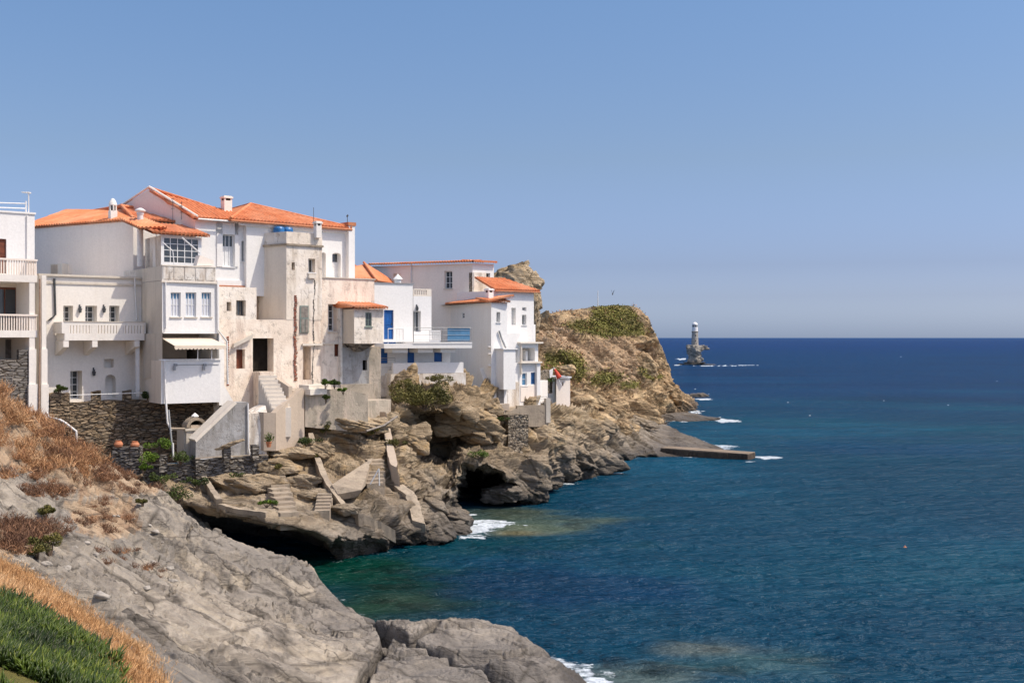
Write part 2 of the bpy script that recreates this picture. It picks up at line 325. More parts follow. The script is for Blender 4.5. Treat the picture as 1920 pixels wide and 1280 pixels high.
# ================================================================ SEA
def build_sea():
    cols = np.concatenate([np.linspace(-2600, -60, 40), np.linspace(-40, 1980, 640), np.linspace(2010, 4600, 40)])
    t = np.linspace(0, 1, 440); py = 633.35+ (1500-633.35)*t**1.35
    R, Cc = np.meshgrid(py, cols, indexing='ij'); Y = F*CH/(R-HOR); X = (Cc-960)/F*Y
    p = np.stack([X.ravel(), Y.ravel(), np.zeros(X.size)], 1); Yr = Y.ravel(); px = Cc.ravel(); pyr = R.ravel()
    # wind swell, wave by wave, faded out where the grid gets too coarse to carry it
    z = np.zeros(len(p)); rng = np.random.RandomState(3)
    for L, A in ((9, .085), (6, .07), (4.2, .055), (2.9, .045), (2.0, .034), (1.3, .022)):
        for k in range(3):
            a = math.radians(-100+rng.uniform(-32, 32)); q = (p[:, 0]*math.cos(a)+p[:, 1]*math.sin(a))/L*2*math.pi
            wob = fbm(p*[.05, .05, 0]+k*9, 2, int(L*10)+k)*5; env = .5+.5*vnoise(p*[.11, .11, 0]*4/L+k*31, 50+k)
            fade = sm(L*90, L*22, Yr); s = np.sin(q+wob+rng.uniform(0, 6)); z += A*.6*fade*env*(1-np.abs(s)*1.4)
    p[:, 2] = z*sm(30, 45, Yr+8)
    # colour of the water body
    def c(r, g, b): return np.array([(v/255)**2.2 for v in (r, g, b)])
    col = np.ones((len(p), 3))*c(0, 66, 88)
    def blend(col, w, cc): return col*(1-w[:, None])+cc*w[:, None]
    big = fbm(p*[.012, .03, 0], 3, 5); med = fbm(p*[.03, .06, 0]+40, 4, 15)
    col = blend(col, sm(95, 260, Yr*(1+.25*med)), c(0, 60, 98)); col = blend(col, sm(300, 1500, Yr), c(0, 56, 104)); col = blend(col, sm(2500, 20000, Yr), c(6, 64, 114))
    col = blend(col, sm(.0, .5, med)*sm(400, 100, Yr)*.7, c(0, 80, 98)); col = blend(col, sm(.05, .5, -big)*.55*sm(900, 200, Yr), c(0, 40, 74))
    def blob(cx, cy, rx, ry, n=.35, sd=0): return np.sqrt(((px-cx)/rx)**2+((pyr-cy)/ry)**2)+n*1.5*fbm(p*[.12, .2, 0]+sd, 3, 80+sd)+n*.6*fbm(p*[.7, 1.0, 0]+sd, 4, 90+sd)
    for cx, cy, rx, ry, cc, w, sd in (
        (760, 1110, 330, 110, (0, 52, 50), .9, 1), (640, 1070, 190, 60, (2, 62, 46), .9, 2), (760, 1130, 130, 38, (56, 72, 50), .55, 3), (670, 1150, 90, 40, (40, 70, 52), .8, 4),
        (870, 1015, 300, 60, (4, 74, 84), .7, 5), (1000, 985, 170, 26, (96, 108, 88), .9, 6), (965, 998, 110, 13, (150, 138, 98), .85, 7), (940, 965, 110, 14, (74, 76, 50), .9, 8),
        (1240, 880, 260, 50, (8, 84, 110), .7, 9), (1420, 812, 330, 20, (20, 92, 118), .45, 10), (1330, 835, 170, 26, (24, 92, 110), .45, 19),
        (1400, 1240, 300, 50, (70, 100, 100), .85, 11), (1320, 1215, 120, 16, (110, 114, 102), .6, 12), (1180, 1275, 170, 34, (100, 114, 108), .85, 13), (1230, 1262, 75, 9, (52, 70, 70), .9, 14), (1330, 1250, 120, 14, (40, 76, 84), .8, 15),
        (1780, 1000, 300, 30, (0, 72, 96), .4, 16), (1750, 840, 330, 16, (0, 66, 104), .4, 17), (1500, 1120, 400, 26, (0, 68, 90), .4, 18), (1060, 1100, 230, 60, (3, 52, 88), .6, 20)):
        d = blob(cx, cy, rx, ry, .55, sd); col = blend(col, sm(1.25, .1, d)*w, c(*cc))
    rk = sm(.08, .3, fbm(p*[.55, .8, 0]+60, 4, 91)); nearrock = np.maximum(sm(1.3, .4, blob(980, 990, 200, 34, .3, 31)), np.maximum(sm(1.3, .3, blob(1300, 1245, 360, 50, .3, 32)), sm(1.3, .3, blob(700, 1100, 260, 70, .3, 33)))); col = col*(1-.4*rk*nearrock)[:, None]
    # foam: where swell breaks on the rocks, and scattered whitecaps
    foam = np.zeros(len(p)); fn = fbm(p*[1.1, 1.1, 0], 5, 33, .65); fs = fbm(p*[.5, 2.0, 0]+9, 5, 35, .6)
    for cx, cy, rx, ry, w in ((905, 985, 75, 11, 1.0), (880, 1000, 60, 14, .8), (945, 980, 40, 4, .8), (870, 963, 36, 4, .7), (1065, 906, 36, 4, .7), (1025, 914, 25, 3, .6),
        (1325, 786, 40, 5, 1.0), (1360, 789, 34, 4, .9), (1300, 772, 24, 4, .9), (1275, 789, 30, 3, .8), (1365, 838, 26, 4, 1.0), (1445, 858, 34, 4, 1.0), (1405, 866, 20, 2.5, .6), (1100, 1258, 24, 18, 1.0), (1120, 1280, 26, 14, .9), (1130, 1262, 50, 12, .45), (1160, 888, 30, 3, .5),
        (1360, 685.3, 46, .8, 1.1), (1325, 685.6, 30, .7, .9), (1400, 684.8, 34, .6, .8), (1271, 684, 10, 1.0, 1.0), (1278, 673, 12, 1.8, 1.2), (1318, 748.5, 22, 2, .8), (660, 1052, 60, 3, .3)):
        d = np.sqrt(((px-cx)/rx)**2+((pyr-cy)/ry)**2); foam = np.maximum(foam, w*sm(1.2, .35, d+.9*fn)*(1 if ry < 2.3 else 1)*np.where(ry > 2.3, .45+.55*sm(-.12, .15, fs+.3*(1-d)), 1))
    # thin broken surf wherever rock meets the surface
    sh = []
    for A_ in (CLV.reshape(-1, 3), HP, GP):
        k_ = A_[(np.abs(A_[:, 2]) < .12) & (A_[:, 1] > 34)]; sh.append(k_[::max(1, len(k_)//700), :2])
    sh = np.concatenate(sh); near = np.where((px > 330) & (px < 1420) & (Yr < 190))[0]; D = np.full(len(near), 9.)
    for k_ in range(0, len(sh), 60): D = np.minimum(D, np.sqrt(((p[near, None, :2]-sh[None, k_:k_+60])**2).sum(2)).min(1))
    rg_ = sm(-.05, .35, fbm(p[near]*[.22, .22, 0]+5, 3, 44)); foam[near] = np.maximum(foam[near], .62*rg_*sm(1.1+.9*fn[near], .15, D)); foam[near] = np.maximum(foam[near], .30*sm(.9, .2, D))
    wc1 = fbm(p*[.18, .5, 0]+70, 3, 60); far = sm(120, 260, Yr)*sm(3500, 900, Yr)
    cell = rng.rand(len(p)); caps = ((cell > .9989) & (wc1 > .12)).astype(float)*far
    idx = np.where(caps > 0)[0]; nc = len(cols)
    for i in idx:
        for j in (-1, 0, 1):
            if 0 <= i+j < len(foam): foam[i+j] = max(foam[i+j], rng.uniform(.3, .75) if j == 0 else .2)
    m = NT('sea_water'); base = m.attr('wcol', 0); fa = m.attr('foam'); fz_ = m.math('ADD', fa, m.math('MULTIPLY', m.math('SUBTRACT', m.noise(3.2, 7, .75, m.scale((.7, 1, 1))), .5), 1.5)); fm = m.math('MULTIPLY', m.ramp(fz_, [(.38, 0), (.62, 1)]), m.ramp(fa, [(.02, 0), (.2, 1)]))
    k = m.mix(m.math('MINIMUM', fm, 1.0), base, (.80, .83, .84))
    cd = m.n('ShaderNodeCameraData')
    b1 = m.noise(.9, 5, .6, m.scale((.55, 1.3, 1))); b2 = m.noise(3.0, 4, .6, m.scale((.6, 1.25, 1))); b3 = m.noise(.16, 5, .65, m.scale((.5, 1.3, 1)))
    h = m.math('ADD', m.math('MULTIPLY', b1, .6), m.math('ADD', m.math('MULTIPLY', b2, .22), m.math('MULTIPLY', b3, 1.6)))
    k = m.mix(m.ramp(b3, [(.35, .0), (.62, .3)]), k, m.mix(1, k, (.45, .55, .70), 'MULTIPLY'))  # wave shading painted in: water colour darkened by swell bump height
    k = m.mix(1, k, m.ramp(m.noise(.035, 4, .6, m.scale((.35, 1.4, 1))), [(.3, (.66, .74, .80)), (.7, (.98, .98, .98))]), 'MULTIPLY')
    nb = m.bump(h, 1.0, 1.25); fr = m.n('ShaderNodeFresnel'); fr.inputs[0].default_value = 1.33; m.l(nb, fr.inputs[1])
    df = m.n('ShaderNodeBsdfDiffuse'); gl = m.n('ShaderNodeBsdfGlossy'); mx = m.n('ShaderNodeMixShader'); m.l(k, df.inputs[0]); m.l(nb, df.inputs['Normal']); m.l(nb, gl.inputs['Normal']); gl.inputs['Roughness'].default_value = .2
    # choppy water never mirrors like a flat sheet: its reflectance levels off towards the horizon
    m.l(m.math('MULTIPLY', m.math('MINIMUM', m.math('MULTIPLY', fr.outputs[0], .65), .17), m.math('SUBTRACT', 1.0, m.math('MINIMUM', fm, 1.0))), mx.inputs[0]); m.l(df.outputs[0], mx.inputs[1]); m.l(gl.outputs[0], mx.inputs[2]); m.l(mx.outputs[0], m.t.nodes['Material Output'].inputs[0])
    o = np_mesh('sea', p, grid_q(len(py), len(cols))[:, ::-1], m.m, True, {'wcol': np.c_[col, np.ones(len(p))], 'foam': foam})
    tag(o, kind='structure')
# ================================================================ COAST ROCK (swept profiles)
def sweep(cols, n1, n2, step, smooth=5):
    """cols: {px: [(py, Y, lip?)...]} from the top inland edge down past the lip to under water"""
    pxs = sorted(cols); A = []
    for c in pxs:
        pts = cols[c]; li = [i for i, q in enumerate(pts) if len(q) > 2]; li = li[0] if li else len(pts)-2
        def rs(seg, n):
            w = np.array([tuple(P(c, a[0], a[1])) for a in seg]); L = np.r_[0, np.cumsum(np.linalg.norm(np.diff(w, axis=0), axis=1)*np.maximum(.25, 1-0*L0(w)))]
            t = np.linspace(0, L[-1], n); return np.stack([np.interp(t, L, [a[0] for a in seg]), np.interp(t, L, [a[1] for a in seg])], 1)
        top = pts[0]; back = [(top[0]+16, top[1]+9), (top[0]+2, top[1]+2)]
        A.append(np.concatenate([rs(back+list(pts[:li+1]), n1), rs(pts[li:], n2)[1:]]))
    A = np.array(A); xs = np.arange(pxs[0], pxs[-1]+.1, step); out = np.zeros((len(xs), A.shape[1], 2))
    for j in range(A.shape[1]):
        for k in (0, 1):
            v = np.interp(xs, pxs, A[:, j, k]); ker = np.hanning(smooth*2+3); ker /= ker.sum(); pad = len(ker)//2
            out[:, j, k] = np.convolve(np.pad(v, pad, 'edge'), ker, 'valid')
    return xs, out
def L0(w): return np.zeros(len(w)-1)
def world(xs, out):
    X = (xs[:, None]-960)/F*out[:, :, 1]; return np.stack([X, out[:, :, 1], CH-(out[:, :, 0]-HOR)/F*out[:, :, 1]], 2)
def normals(V):
    du = np.gradient(V, axis=0); dv = np.gradient(V, axis=1); n = np.cross(du, dv); n /= np.linalg.norm(n, axis=2)[:, :, None]+1e-9; return n
def blur(a, n):
    for _ in range(n):
        a[1:-1] = (a[:-2]+a[1:-1]*2+a[2:])/4; a[:, 1:-1] = (a[:, :-2]+a[:, 1:-1]*2+a[:, 2:])/4
    return a
def rockdisp(V, amp, ax, sizes, seed, stretch=2.6, top=(6, 34), beds=((1.5, .85), (.55, .36), (.21, .13)), nb=45):
    """blocky bedded rock: cells stretched along the bedding push the surface in and out"""
    N = blur(normals(V), nb); N /= np.linalg.norm(N, axis=2)[:, :, None]+1e-9
    sh = V.shape; p = V.reshape(-1, 3).copy(); n = N.reshape(-1, 3); f = frame(ax)
    w = p+fbm(p*.25, 3, seed+50)[:, None]*1.1+np.stack([fbm(p*.6+9, 3, seed+51), fbm(p*.6+19, 3, seed+52), fbm(p*.6+29, 3, seed+53)], 1)*.4
    q = w@f; d = np.zeros(len(p)); lift = np.zeros(len(p))
    for L, a in sizes:
        c = q/[L*stretch, L*stretch, L*.8]; v, v2, e = voro(c, seed+int(L*100))
        o = voro.off; tl = (v2-.5)*1.0*o[:, 0]+(((v*7.3) % 1)-.5)*1.0*o[:, 1]+.8*o[:, 2]
        d += a*((v-.5)*1.7+tl) - a*.55*sm(.09, .0, e); lift += a*.3*(v2-.5)
    for L, a in beds: d += ledges(q, L, a, .55, seed+int(L*50), -.45, .1)
    d += amp*.55*fbm(p*.22, 4, seed+7)+amp*.16*fbm(p*2.5, 4, seed+8, .6)
    wgt = np.ones(sh[:2])*sm(top[0], top[1], np.arange(sh[1]))[None, :]; wgt = wgt.ravel()
    p += n*(d*wgt)[:, None]; p[:, 2] += lift*wgt
    return p
cliffcols = {
 20: [(800,64),(870,60),(900,58,1),(1000,57),(1100,57)],
 120: [(850,64),(872,61),(905,58.5),(930,57.6),(955,57,1),(1010,60),(1080,62)],
 200: [(862,64),(885,60.5),(905,59),(930,57.6),(955,57,1),(968,60),(1010,64),(1060,64)],
 280: [(872,64),(890,60),(905,58.8),(935,57.2),(955,56.4,1),(968,60),(1012,64),(1060,64)],
 340: [(872,64),(888,60),(905,58.6),(918,57),(932,55.8),(944,55.2,1),(956,62),(1008,67),(1050,68)],
 400: [(845,64),(880,60),(900,59.2),(922,58),(936,55.8),(948,54.4),(955,54.0,1),(966,62),(1008,67),(1050,68)],
 450: [(845,64),(872,60.6),(895,59.6),(912,58.6),(935,56.6),(952,54.2),(962,53.6,1),(973,61),(1008,66),(1050,67)],
 500: [(830,65),(862,61.5),(880,60.4),(900,59.8),(918,58.4),(942,56),(962,53.8),(974,53.4,1),(985,61),(1014,66),(1050,67)],
 560: [(825,66),(838,63.5),(855,62.6),(880,61.4),(915,59.6),(943,57),(966,54.4),(984,53.4,1),(995,60),(1025,65),(1052,66)],
 590: [(770,69),(788,66.5),(800,65),(830,64),(860,62.6),(890,61.2),(930,58.6),(962,55.4),(990,54,1),(1001,59.5),(1032,63),(1050,64)],
 640: [(778,69),(786,66),(800,64.8),(826,65.4),(840,65.2),(860,63.6),(895,61.2),(930,59),(962,57),(992,55.4),(1016,55,1),(1026,56.6),(1038,59),(1050,60)],
 700: [(778,70),(790,67),(805,65.8),(830,65.6),(850,64.6),(875,63.2),(905,61.4),(940,59.4),(975,57.8),(1010,56.8),(1022,56.8,1),(1032,57.6),(1045,58.4)],
 755: [(748,74),(772,70.5),(800,69),(835,67.6),(870,66),(905,64.2),(935,62.4),(965,61),(995,60.2),(1014,60,1),(1024,60.4),(1036,61)],
 800: [(726,78),(748,73.4),(770,71.6),(780,76.2),(818,76.6),(852,74.6),(885,68.4),(915,66),(945,64.8),(975,63.6),(1000,62.4),(1010,62.2,1),(1020,62.6),(1030,63)],
 830: [(722,80),(733,76.0),(774,71.8),(786,77.2),(820,78.2),(855,77.4),(884,71.6),(905,70),(925,69.6),(945,69.4),(965,68.6),(985,67,1),(996,67.4),(1006,68)],
 865: [(724,81),(736,77),(782,72.8),(796,77.6),(828,78.0),(846,74.2),(858,72.2),(868,71.8,1),(877,80),(912,84),(948,85),(970,85)],
 905: [(740,81),(752,78),(784,75.0),(798,77.0),(825,75.6),(846,73.8),(860,72.6),(870,72.0,1),(879,80),(912,84),(948,85),(970,85)],
 950: [(758,83),(775,80),(800,79.6),(825,78.6),(850,76.4),(866,74.6),(880,73.2),(890,72.6,1),(899,79),(922,83),(948,84),(965,84)],
 990: [(765,84),(785,81.4),(815,80.4),(840,79.4),(865,77.2),(890,75.8),(912,75),(928,74.8,1),(936,75.6),(945,77),(958,78)],
 1022: [(768,86),(790,83),(820,82),(850,80.4),(880,78.6),(905,77),(925,76.4),(938,76.2,1),(946,77),(956,78)],
 1040: [(772,90),(790,86.6),(815,85),(845,83.6),(870,84),(890,83.2),(900,84),(908,85.4,1),(914,86.5),(922,87.5)],
 1085: [(776,98),(790,93.6),(812,91.6),(835,90),(855,89),(872,88.6),(886,88.4),(894,89.4,1),(902,90.5),(910,91.5)],
 1130: [(780,106),(795,101),(815,97.6),(832,95.4),(850,93.6),(868,92),(882,91.6),(893,91.4,1),(900,92.5),(908,93.5)],
 1150: [(784,112),(798,106.5),(815,103.4),(830,101.4),(845,99.8),(858,99),(866,99.4),(873,99.6,1),(880,101),(888,102)],
 1200: [(786,128),(795,121),(808,115.4),(822,111),(836,107.4),(848,104.6),(854,104.2),(858,104.6,1),(864,105.5),(872,107)],
 1250: [(796,132),(806,126),(816,119.6),(828,114.6),(838,110.6),(846,107.4),(852,105.8),(857,105.4,1),(863,106),(872,107)],
 1290: [(815,122),(816,119),(820,115.5),(827,112),(835,109.5),(842,107.5),(850,106),(858,105,1),(864,105.5),(872,107)],
 1312: [(824,119),(825,117),(828,114),(833,111),(838,109),(843,107.5),(850,106),(858,105,1),(864,105.5),(872,107)],
 1352: [(841,113),(842,111),(843,110),(845,109),(848,108),(852,107),(857,106),(862,106,1),(868,107),(875,108)],
 1385: [(856,112),(858,110.5),(860,109.4),(862,108.6),(864,108),(866,107.8),(868,107.8),(870,107.8,1),(874,108),(878,109)]}
def build_cliff():
    xs, out = sweep(cliffcols, 210, 60, 1.9, 7); V = world(xs, out); sh = V.shape
    amp = .95*(.35+.65*np.clip((xs-560)/200, 0, 1))*(1-.86*np.clip((xs-1120)/120, 0, 1)); p0 = V.reshape(-1, 3).copy()
    p = rockdisp(V, 1.0, (.34, .30, 1), ((3.2, .62), (1.2, .22), (.42, .08)), 11, top=(8, 60))
    k = np.repeat(amp, sh[1]); p = p0+(p-p0)*k[:, None]
    o = np_mesh('coast_cliff', p, grid_q(sh[0], sh[1]), M['cliff'], False); tag(o, kind='structure'); return xs, out, p.reshape(sh)
CLX, CLO, CLV = build_cliff()
headcols = {
 940: [(604,165),(615,150),(640,132),(700,118),(740,108),(780,100,1),(800,98),(820,97)],
 1000: [(592,165),(598,150),(612,140),(640,130),(680,122),(720,114),(760,106),(790,101,1),(800,100),(820,99)],
 1030: [(598,160),(601,150),(612,142),(640,132),(680,124),(720,116),(756,108),(790,102,1),(800,101),(820,100)],
 1060: [(584,168),(588,158),(603,150),(630,140),(655,134),(690,126),(720,119),(755,112),(788,106,1),(800,104),(820,103)],
 1110: [(577,172),(581,163),(600,156),(630,149),(655,141),(690,134),(720,127),(750,120),(785,112,1),(800,110),(820,108)],
 1160: [(573,176),(577,168),(600,161),(628,155),(660,149),(690,143),(720,136),(750,130),(785,121,1),(800,118),(820,116)],
 1195: [(575,180),(579,173),(604,166),(630,162),(665,157),(700,151),(732,144),(758,138),(788,129,1),(802,127),(820,126)],
 1213: [(592,182),(597,176),(615,170),(640,166),(672,161),(706,155),(738,148),(762,142),(789,135,1),(802,133),(820,132)],
 1232: [(636,184),(641,178),(655,173),(675,169),(700,164),(725,158),(748,152),(768,147),(789,141,1),(802,139),(820,138)],
 1247: [(670,187),(676,181),(686,177),(704,173),(722,168),(742,162),(758,157),(772,152),(789,147,1),(800,146),(815,146)],
 1258: [(722,190),(728,185),(734,181),(742,177),(750,174),(760,170),(770,165),(779,159),(789,150,1),(796,150),(810,150)],
 1272: [(728,194),(733,188),(738,184),(745,181),(751,179),(759,177),(767,175),(774,170),(788,152.5,1),(794,153),(805,154)],
 1293: [(749,197),(752,192),(754,190),(757,188),(760,186),(763,184.5),(766,182.5),(769,179),(790,153,1),(794,154),(800,155)],
 1312: [(766,192),(768,189),(769,187),(770,186),(772,184),(774,181),(777,175),(780,168),(792,154,1),(796,155),(800,156)]}
def inpoly(x, y, poly):
    r = np.zeros(x.shape, bool); n = len(poly)
    for i in range(n):
        x1, y1 = poly[i]; x2, y2 = poly[(i+1) % n]
        c = ((y1 > y) != (y2 > y)) & (x < (x2-x1)*(y-y1)/((y2-y1) or 1e-9)+x1); r ^= c
    return r
green = {'upper_slope': [(1052,606),(1090,600),(1110,596),(1112,578),(1150,572),(1190,580),(1200,600),(1213,626),(1180,630),(1130,632),(1080,620)],
 'middle': [(1020,662),(1040,656),(1075,660),(1092,675),(1098,702),(1088,716),(1060,708),(1040,700),(1022,690)],
 'lower': [(1105,722),(1120,700),(1140,692),(1164,703),(1162,712),(1130,722)],
 'edge': [(1163,726),(1170,714),(1198,716),(1200,724),(1180,730)], 'side': [(1196,694),(1215,686),(1240,704),(1232,712),(1210,708)]}
drypoly = [[(1005,592),(1045,604),(1110,636),(1180,640),(1220,700),(1200,740),(1120,690),(1060,650),(1010,645)], [(1100,572),(1205,572),(1205,600),(1110,600)], [(1150,630),(1230,650),(1240,700),(1190,700)]]
def build_head():
    xs, out = sweep(headcols, 200, 30, 1.7, 4); V = world(xs, out); sh = V.shape
    p = rockdisp(V, 1.0, (.45, .2, 1), ((6, .6), (2.6, .35), (1.0, .15)), 71, 1.8, (14, 90), beds=((3.4, 1.1), (1.3, .55), (.55, .22)), nb=20)
    px = p[:, 0]/p[:, 1]*F+960; py = HOR+(CH-p[:, 2])/p[:, 1]*F; jx = fbm(p*.3, 3, 5)*14; jy = fbm(p*.3+50, 3, 6)*9
    veg = np.zeros(len(p))
    for g in green.values(): veg[inpoly(px+jx*.6, py+jy*.6, g)] = 1
    dry = np.zeros(len(p))
    for g in drypoly: dry[inpoly(px+jx, py+jy, g)] = .85
    n = blur(normals(p.reshape(sh)), 2).reshape(-1, 3)
    o = np_mesh('headland', p, grid_q(sh[0], sh[1]), M['head'], False, {'veg': veg, 'dry': dry*(1-veg)}); tag(o, kind='structure')
    return p, px, py
HP, HPX, HPY = build_head()
# ================================================================ FOREGROUND SLOPE (heightfield)
fg = [(1085,1278,36.0),(1050,1250,37),(1000,1215,38.2),(960,1190,39),(900,1180,40),(850,1180,40),(760,1180,40.6),(690,1172,41.6),(650,1142,43.6),(620,1108,45),(600,1085,46),(560,1060,47.5),(500,1048,47.5),(450,1026,48),(400,1014,47.5),(365,992,47.5),(350,968,47.5),(330,930,48),(290,915,48.5),(250,898,48.5),(200,878,48),(140,848,46.5),(100,822,45),(60,795,43.5),(0,750,41),(-100,690,38),(-300,620,36),
 (350,1100,37),(200,1000,38),(100,950,36),(0,900,33),(500,1150,36),(420,1060,41),(700,1230,35.5),(600,1180,38),(520,1270,27.5),(300,1200,27),(200,1100,29),(0,1000,27),(-150,950,27),(400,1240,26.5),(800,1280,32.5),(1000,1275,34.5),(880,1230,36.5),(760,1260,33.5),(620,1275,29.5),(100,1060,25),(300,1050,37),(60,870,39),
 (0,1125,11.5),(60,1150,10.8),(120,1195,10.2),(180,1240,9.8),(215,1285,9.4),(40,1220,9),(0,1280,7.6),(110,1270,8.5),(0,1180,9.6),(-150,1130,9.5),(-300,1200,7),
 (0,1062,16.5),(60,1100,15),(140,1150,13.8),(220,1205,12.8),(280,1262,12.2),(300,1290,11.8),(-100,1030,17),
 (330,1290,16),(250,1180,20),(120,1100,20.5)]
hid = [(3,10,5.5),(2,5,7.8),(0,0,9.2),(-3,0,9.3),(3,0,8.6),(4,20,1.2),(6,30,-1.0),(10,10,1),(10,0,5),(12,25,-3),(0,20,2.7),(0,27,1.2),(-3,20,4.0),(-1,14,5.4),(-3,5,8.2),(-8,0,10),(-20,10,11),(-22,25,10.5),(-25,36,10.2),(-34,45,9.4),
 (4.3,36.5,-2.2),(3.5,39.5,-2.4),(1.5,41.5,-2.5),(-2,43.4,-2.6),(-4.5,45.2,-2.6),(-6,48,-2.8),(-9,51.5,-2.8),(-13,53.5,0),(-17,54,3.0),(-22,53.5,4.6),(-25,51,5.8),(-27,49.5,6.8),(-31,50,7.6),(-33,55,8.0),(-25,57,6),(-17,58,3.2),(-11,56,-1.5),(-5,55,-3),(0,48,-3.5),(5,42,-3.4),(7,36,-3.2),(8,30,-3)]
def rbf_fit(pts, zs):
    d = np.linalg.norm(pts[:, None]-pts[None], axis=2); n = len(pts); A = np.zeros((n+3, n+3)); A[:n, :n] = d+np.eye(n)*-.02; A[:n, n] = A[n, :n] = 1; A[:n, n+1:] = pts; A[n+1:, :n] = pts.T
    w = np.linalg.solve(A, np.r_[zs, 0, 0, 0]); return pts, w
FGP = np.array([[*XY(a, c), ZZ(b, c)+(.28 if a >= 690 else 0)] for a, b, c in fg]+[list(h) for h in hid]); FIT = rbf_fit(FGP[:, :2], FGP[:, 2])
def fz(x, y):
    pts, w = FIT; r = w[-3]+w[-2]*x+w[-1]*y
    for i in range(len(pts)): r = r+w[i]*np.hypot(x-pts[i, 0], y-pts[i, 1])
    return r
def build_fore():
    cols = np.concatenate([np.linspace(-1100, -30, 40), np.linspace(-20, 1240, 560), np.linspace(1250, 2400, 14)])
    Ys = np.exp(np.linspace(math.log(3), math.log(8), 14)).tolist()+np.exp(np.linspace(math.log(8.05), math.log(56), 470)).tolist(); Ys = np.array(Ys)
    G, Cc = np.meshgrid(Ys, cols, indexing='ij'); X = (Cc-960)/F*G; z = fz(X.ravel(), G.ravel())
    p = np.stack([X.ravel(), G.ravel(), z], 1); V = p.reshape(len(Ys), len(cols), 3)
    n = blur(normals(V), 10); n /= np.linalg.norm(n, axis=2)[:, :, None]; n *= np.sign(n[:, :, 2:3]); steep = sm(.45, .8, n[:, :, 2]).ravel(); n[:, :, 2] += .8; n /= np.linalg.norm(n, axis=2)[:, :, None]; n = n.reshape(-1, 3)
    near = sm(15, 24, p[:, 1]); f = frame((.52, -.30, .80)); w = p+np.stack([fbm(p*.3, 3, 1), fbm(p*.3+8, 3, 2), fbm(p*.3+16, 3, 3)], 1)*1.1; q = w@f
    d = np.zeros(len(p))
    ledge = lambda L, a, warp, seed, lo, hi: ledges(q, L, a, warp, seed, lo, hi)
    d += ledge(1.15, .42, 1.2, 21, -.2, .2)+ledge(.42, .20, 1.0, 22, -.05, .2)+ledge(.17, .07, .8, 23, .0, .25)
    q0 = q; q = (w@frame((-.30, -.78, .55)))
    d += ledge(1.1, .34, 1.2, 41, .0, .2)+ledge(.36, .15, 1.0, 42, .05, .22)+ledge(.14, .05, .8, 43, .05, .25)
    q = q0
    v, v2, e = voro(q/[4.2, 2.6, 1.6], 31); d += .30*((v-.5)+.8*(v2-.5)*voro.off[:, 0])-.16*sm(.035, .0, e)*sm(.35, .6, v2)
    v, v2, e = voro(q/[1.7, 1.0, .7], 32); d += .09*(v-.5)-.08*sm(.03, .0, e)*sm(.55, .75, v2)
    d += .5*fbm(p*.14, 3, 61)+.07*fbm(p*1.6, 4, 62)
    d *= (.55+.6*sm(.35, -.2, fbm(p*.12+4, 2, 66)))*(.4+.6*steep)*(1-.55*sm(1.7, 1.2, p[:, 2]))
    # crevices that cut the slab by the water
    def crack(pts, wd, dep):
        nonlocal d
        pts = [XY(a, c) for a, b, c in pts]; D = np.full(len(p), 99.)
        for a, b in zip(pts[:-1], pts[1:]):
            a = np.array(a); b = np.array(b); t = np.clip(((p[:, :2]-a)@(b-a))/((b-a)@(b-a)), 0, 1); D = np.minimum(D, np.linalg.norm(p[:, :2]-(a+t[:, None]*(b-a)), axis=1))
        d -= dep*sm(wd, wd*.25, D+.12*fbm(p*1.5, 3, 70))
    crack([(690,1178,41),(720,1205,38.6),(760,1230,36.4),(840,1250,34.8),(930,1272,33.6),(1000,1290,32)], .30, .9)
    crack([(760,1232,36.3),(790,1222,37.2),(820,1208,38.4)], .16, .5)
    crack([(690,1178,41.2),(725,1225,36.8),(700,1262,33.4),(670,1290,30)], .22, .6)
    crack([(380,1215,26.6),(450,1240,27),(520,1262,28)], .12, .3)
    p = p+n*(d*near+(1-near)*.05*fbm(p*2, 3, 64))[:, None]
    px = p[:, 0]/p[:, 1]*F+960; py = HOR+(CH-p[:, 2])/p[:, 1]*F; j = fbm(p*.5, 4, 12)*26
    gr = inpoly(px, py, [(-1200,1100),(0,1128),(40,1150),(110,1190),(170,1225),(215,1300),(215,2400),(-1200,2400)])
    st = inpoly(px, py, [(-1200,1000),(0,1055),(60,1090),(130,1140),(200,1195),(262,1225),(300,1300),(300,1900),(-1200,1900)])&(p[:,1]<22)
    dr = inpoly(px+j, py+j*.5, [(-1200,400),(0,735),(120,820),(200,868),(290,905),(300,925),(230,925),(150,930),(120,890),(60,880),(-1200,830)])|inpoly(px+j, py+j*.5, [(-500,980),(120,985),(130,1010),(60,1040),(-500,1045)])|inpoly(px+j, py+j*.3, [(130,940),(250,930),(260,990),(220,1010),(150,1000)])
    o = np_mesh('foreground_slope', p, grid_q(len(Ys), len(cols)), M['fore'], False, {'veg': gr.astype(float), 'dry': np.maximum(st*.95, dr*.8)*(1-gr)})
    tag(o, kind='structure'); return p, px, py
GP, GPX, GPY = build_fore()
def seabed():
    mb = MB(); mb.poly([(-4000, -200, -14), (4000, -200, -14), (4000, 4000, -14), (-4000, 4000, -14)]); tag(mb.build('seabed', M['cliff']), kind='structure')
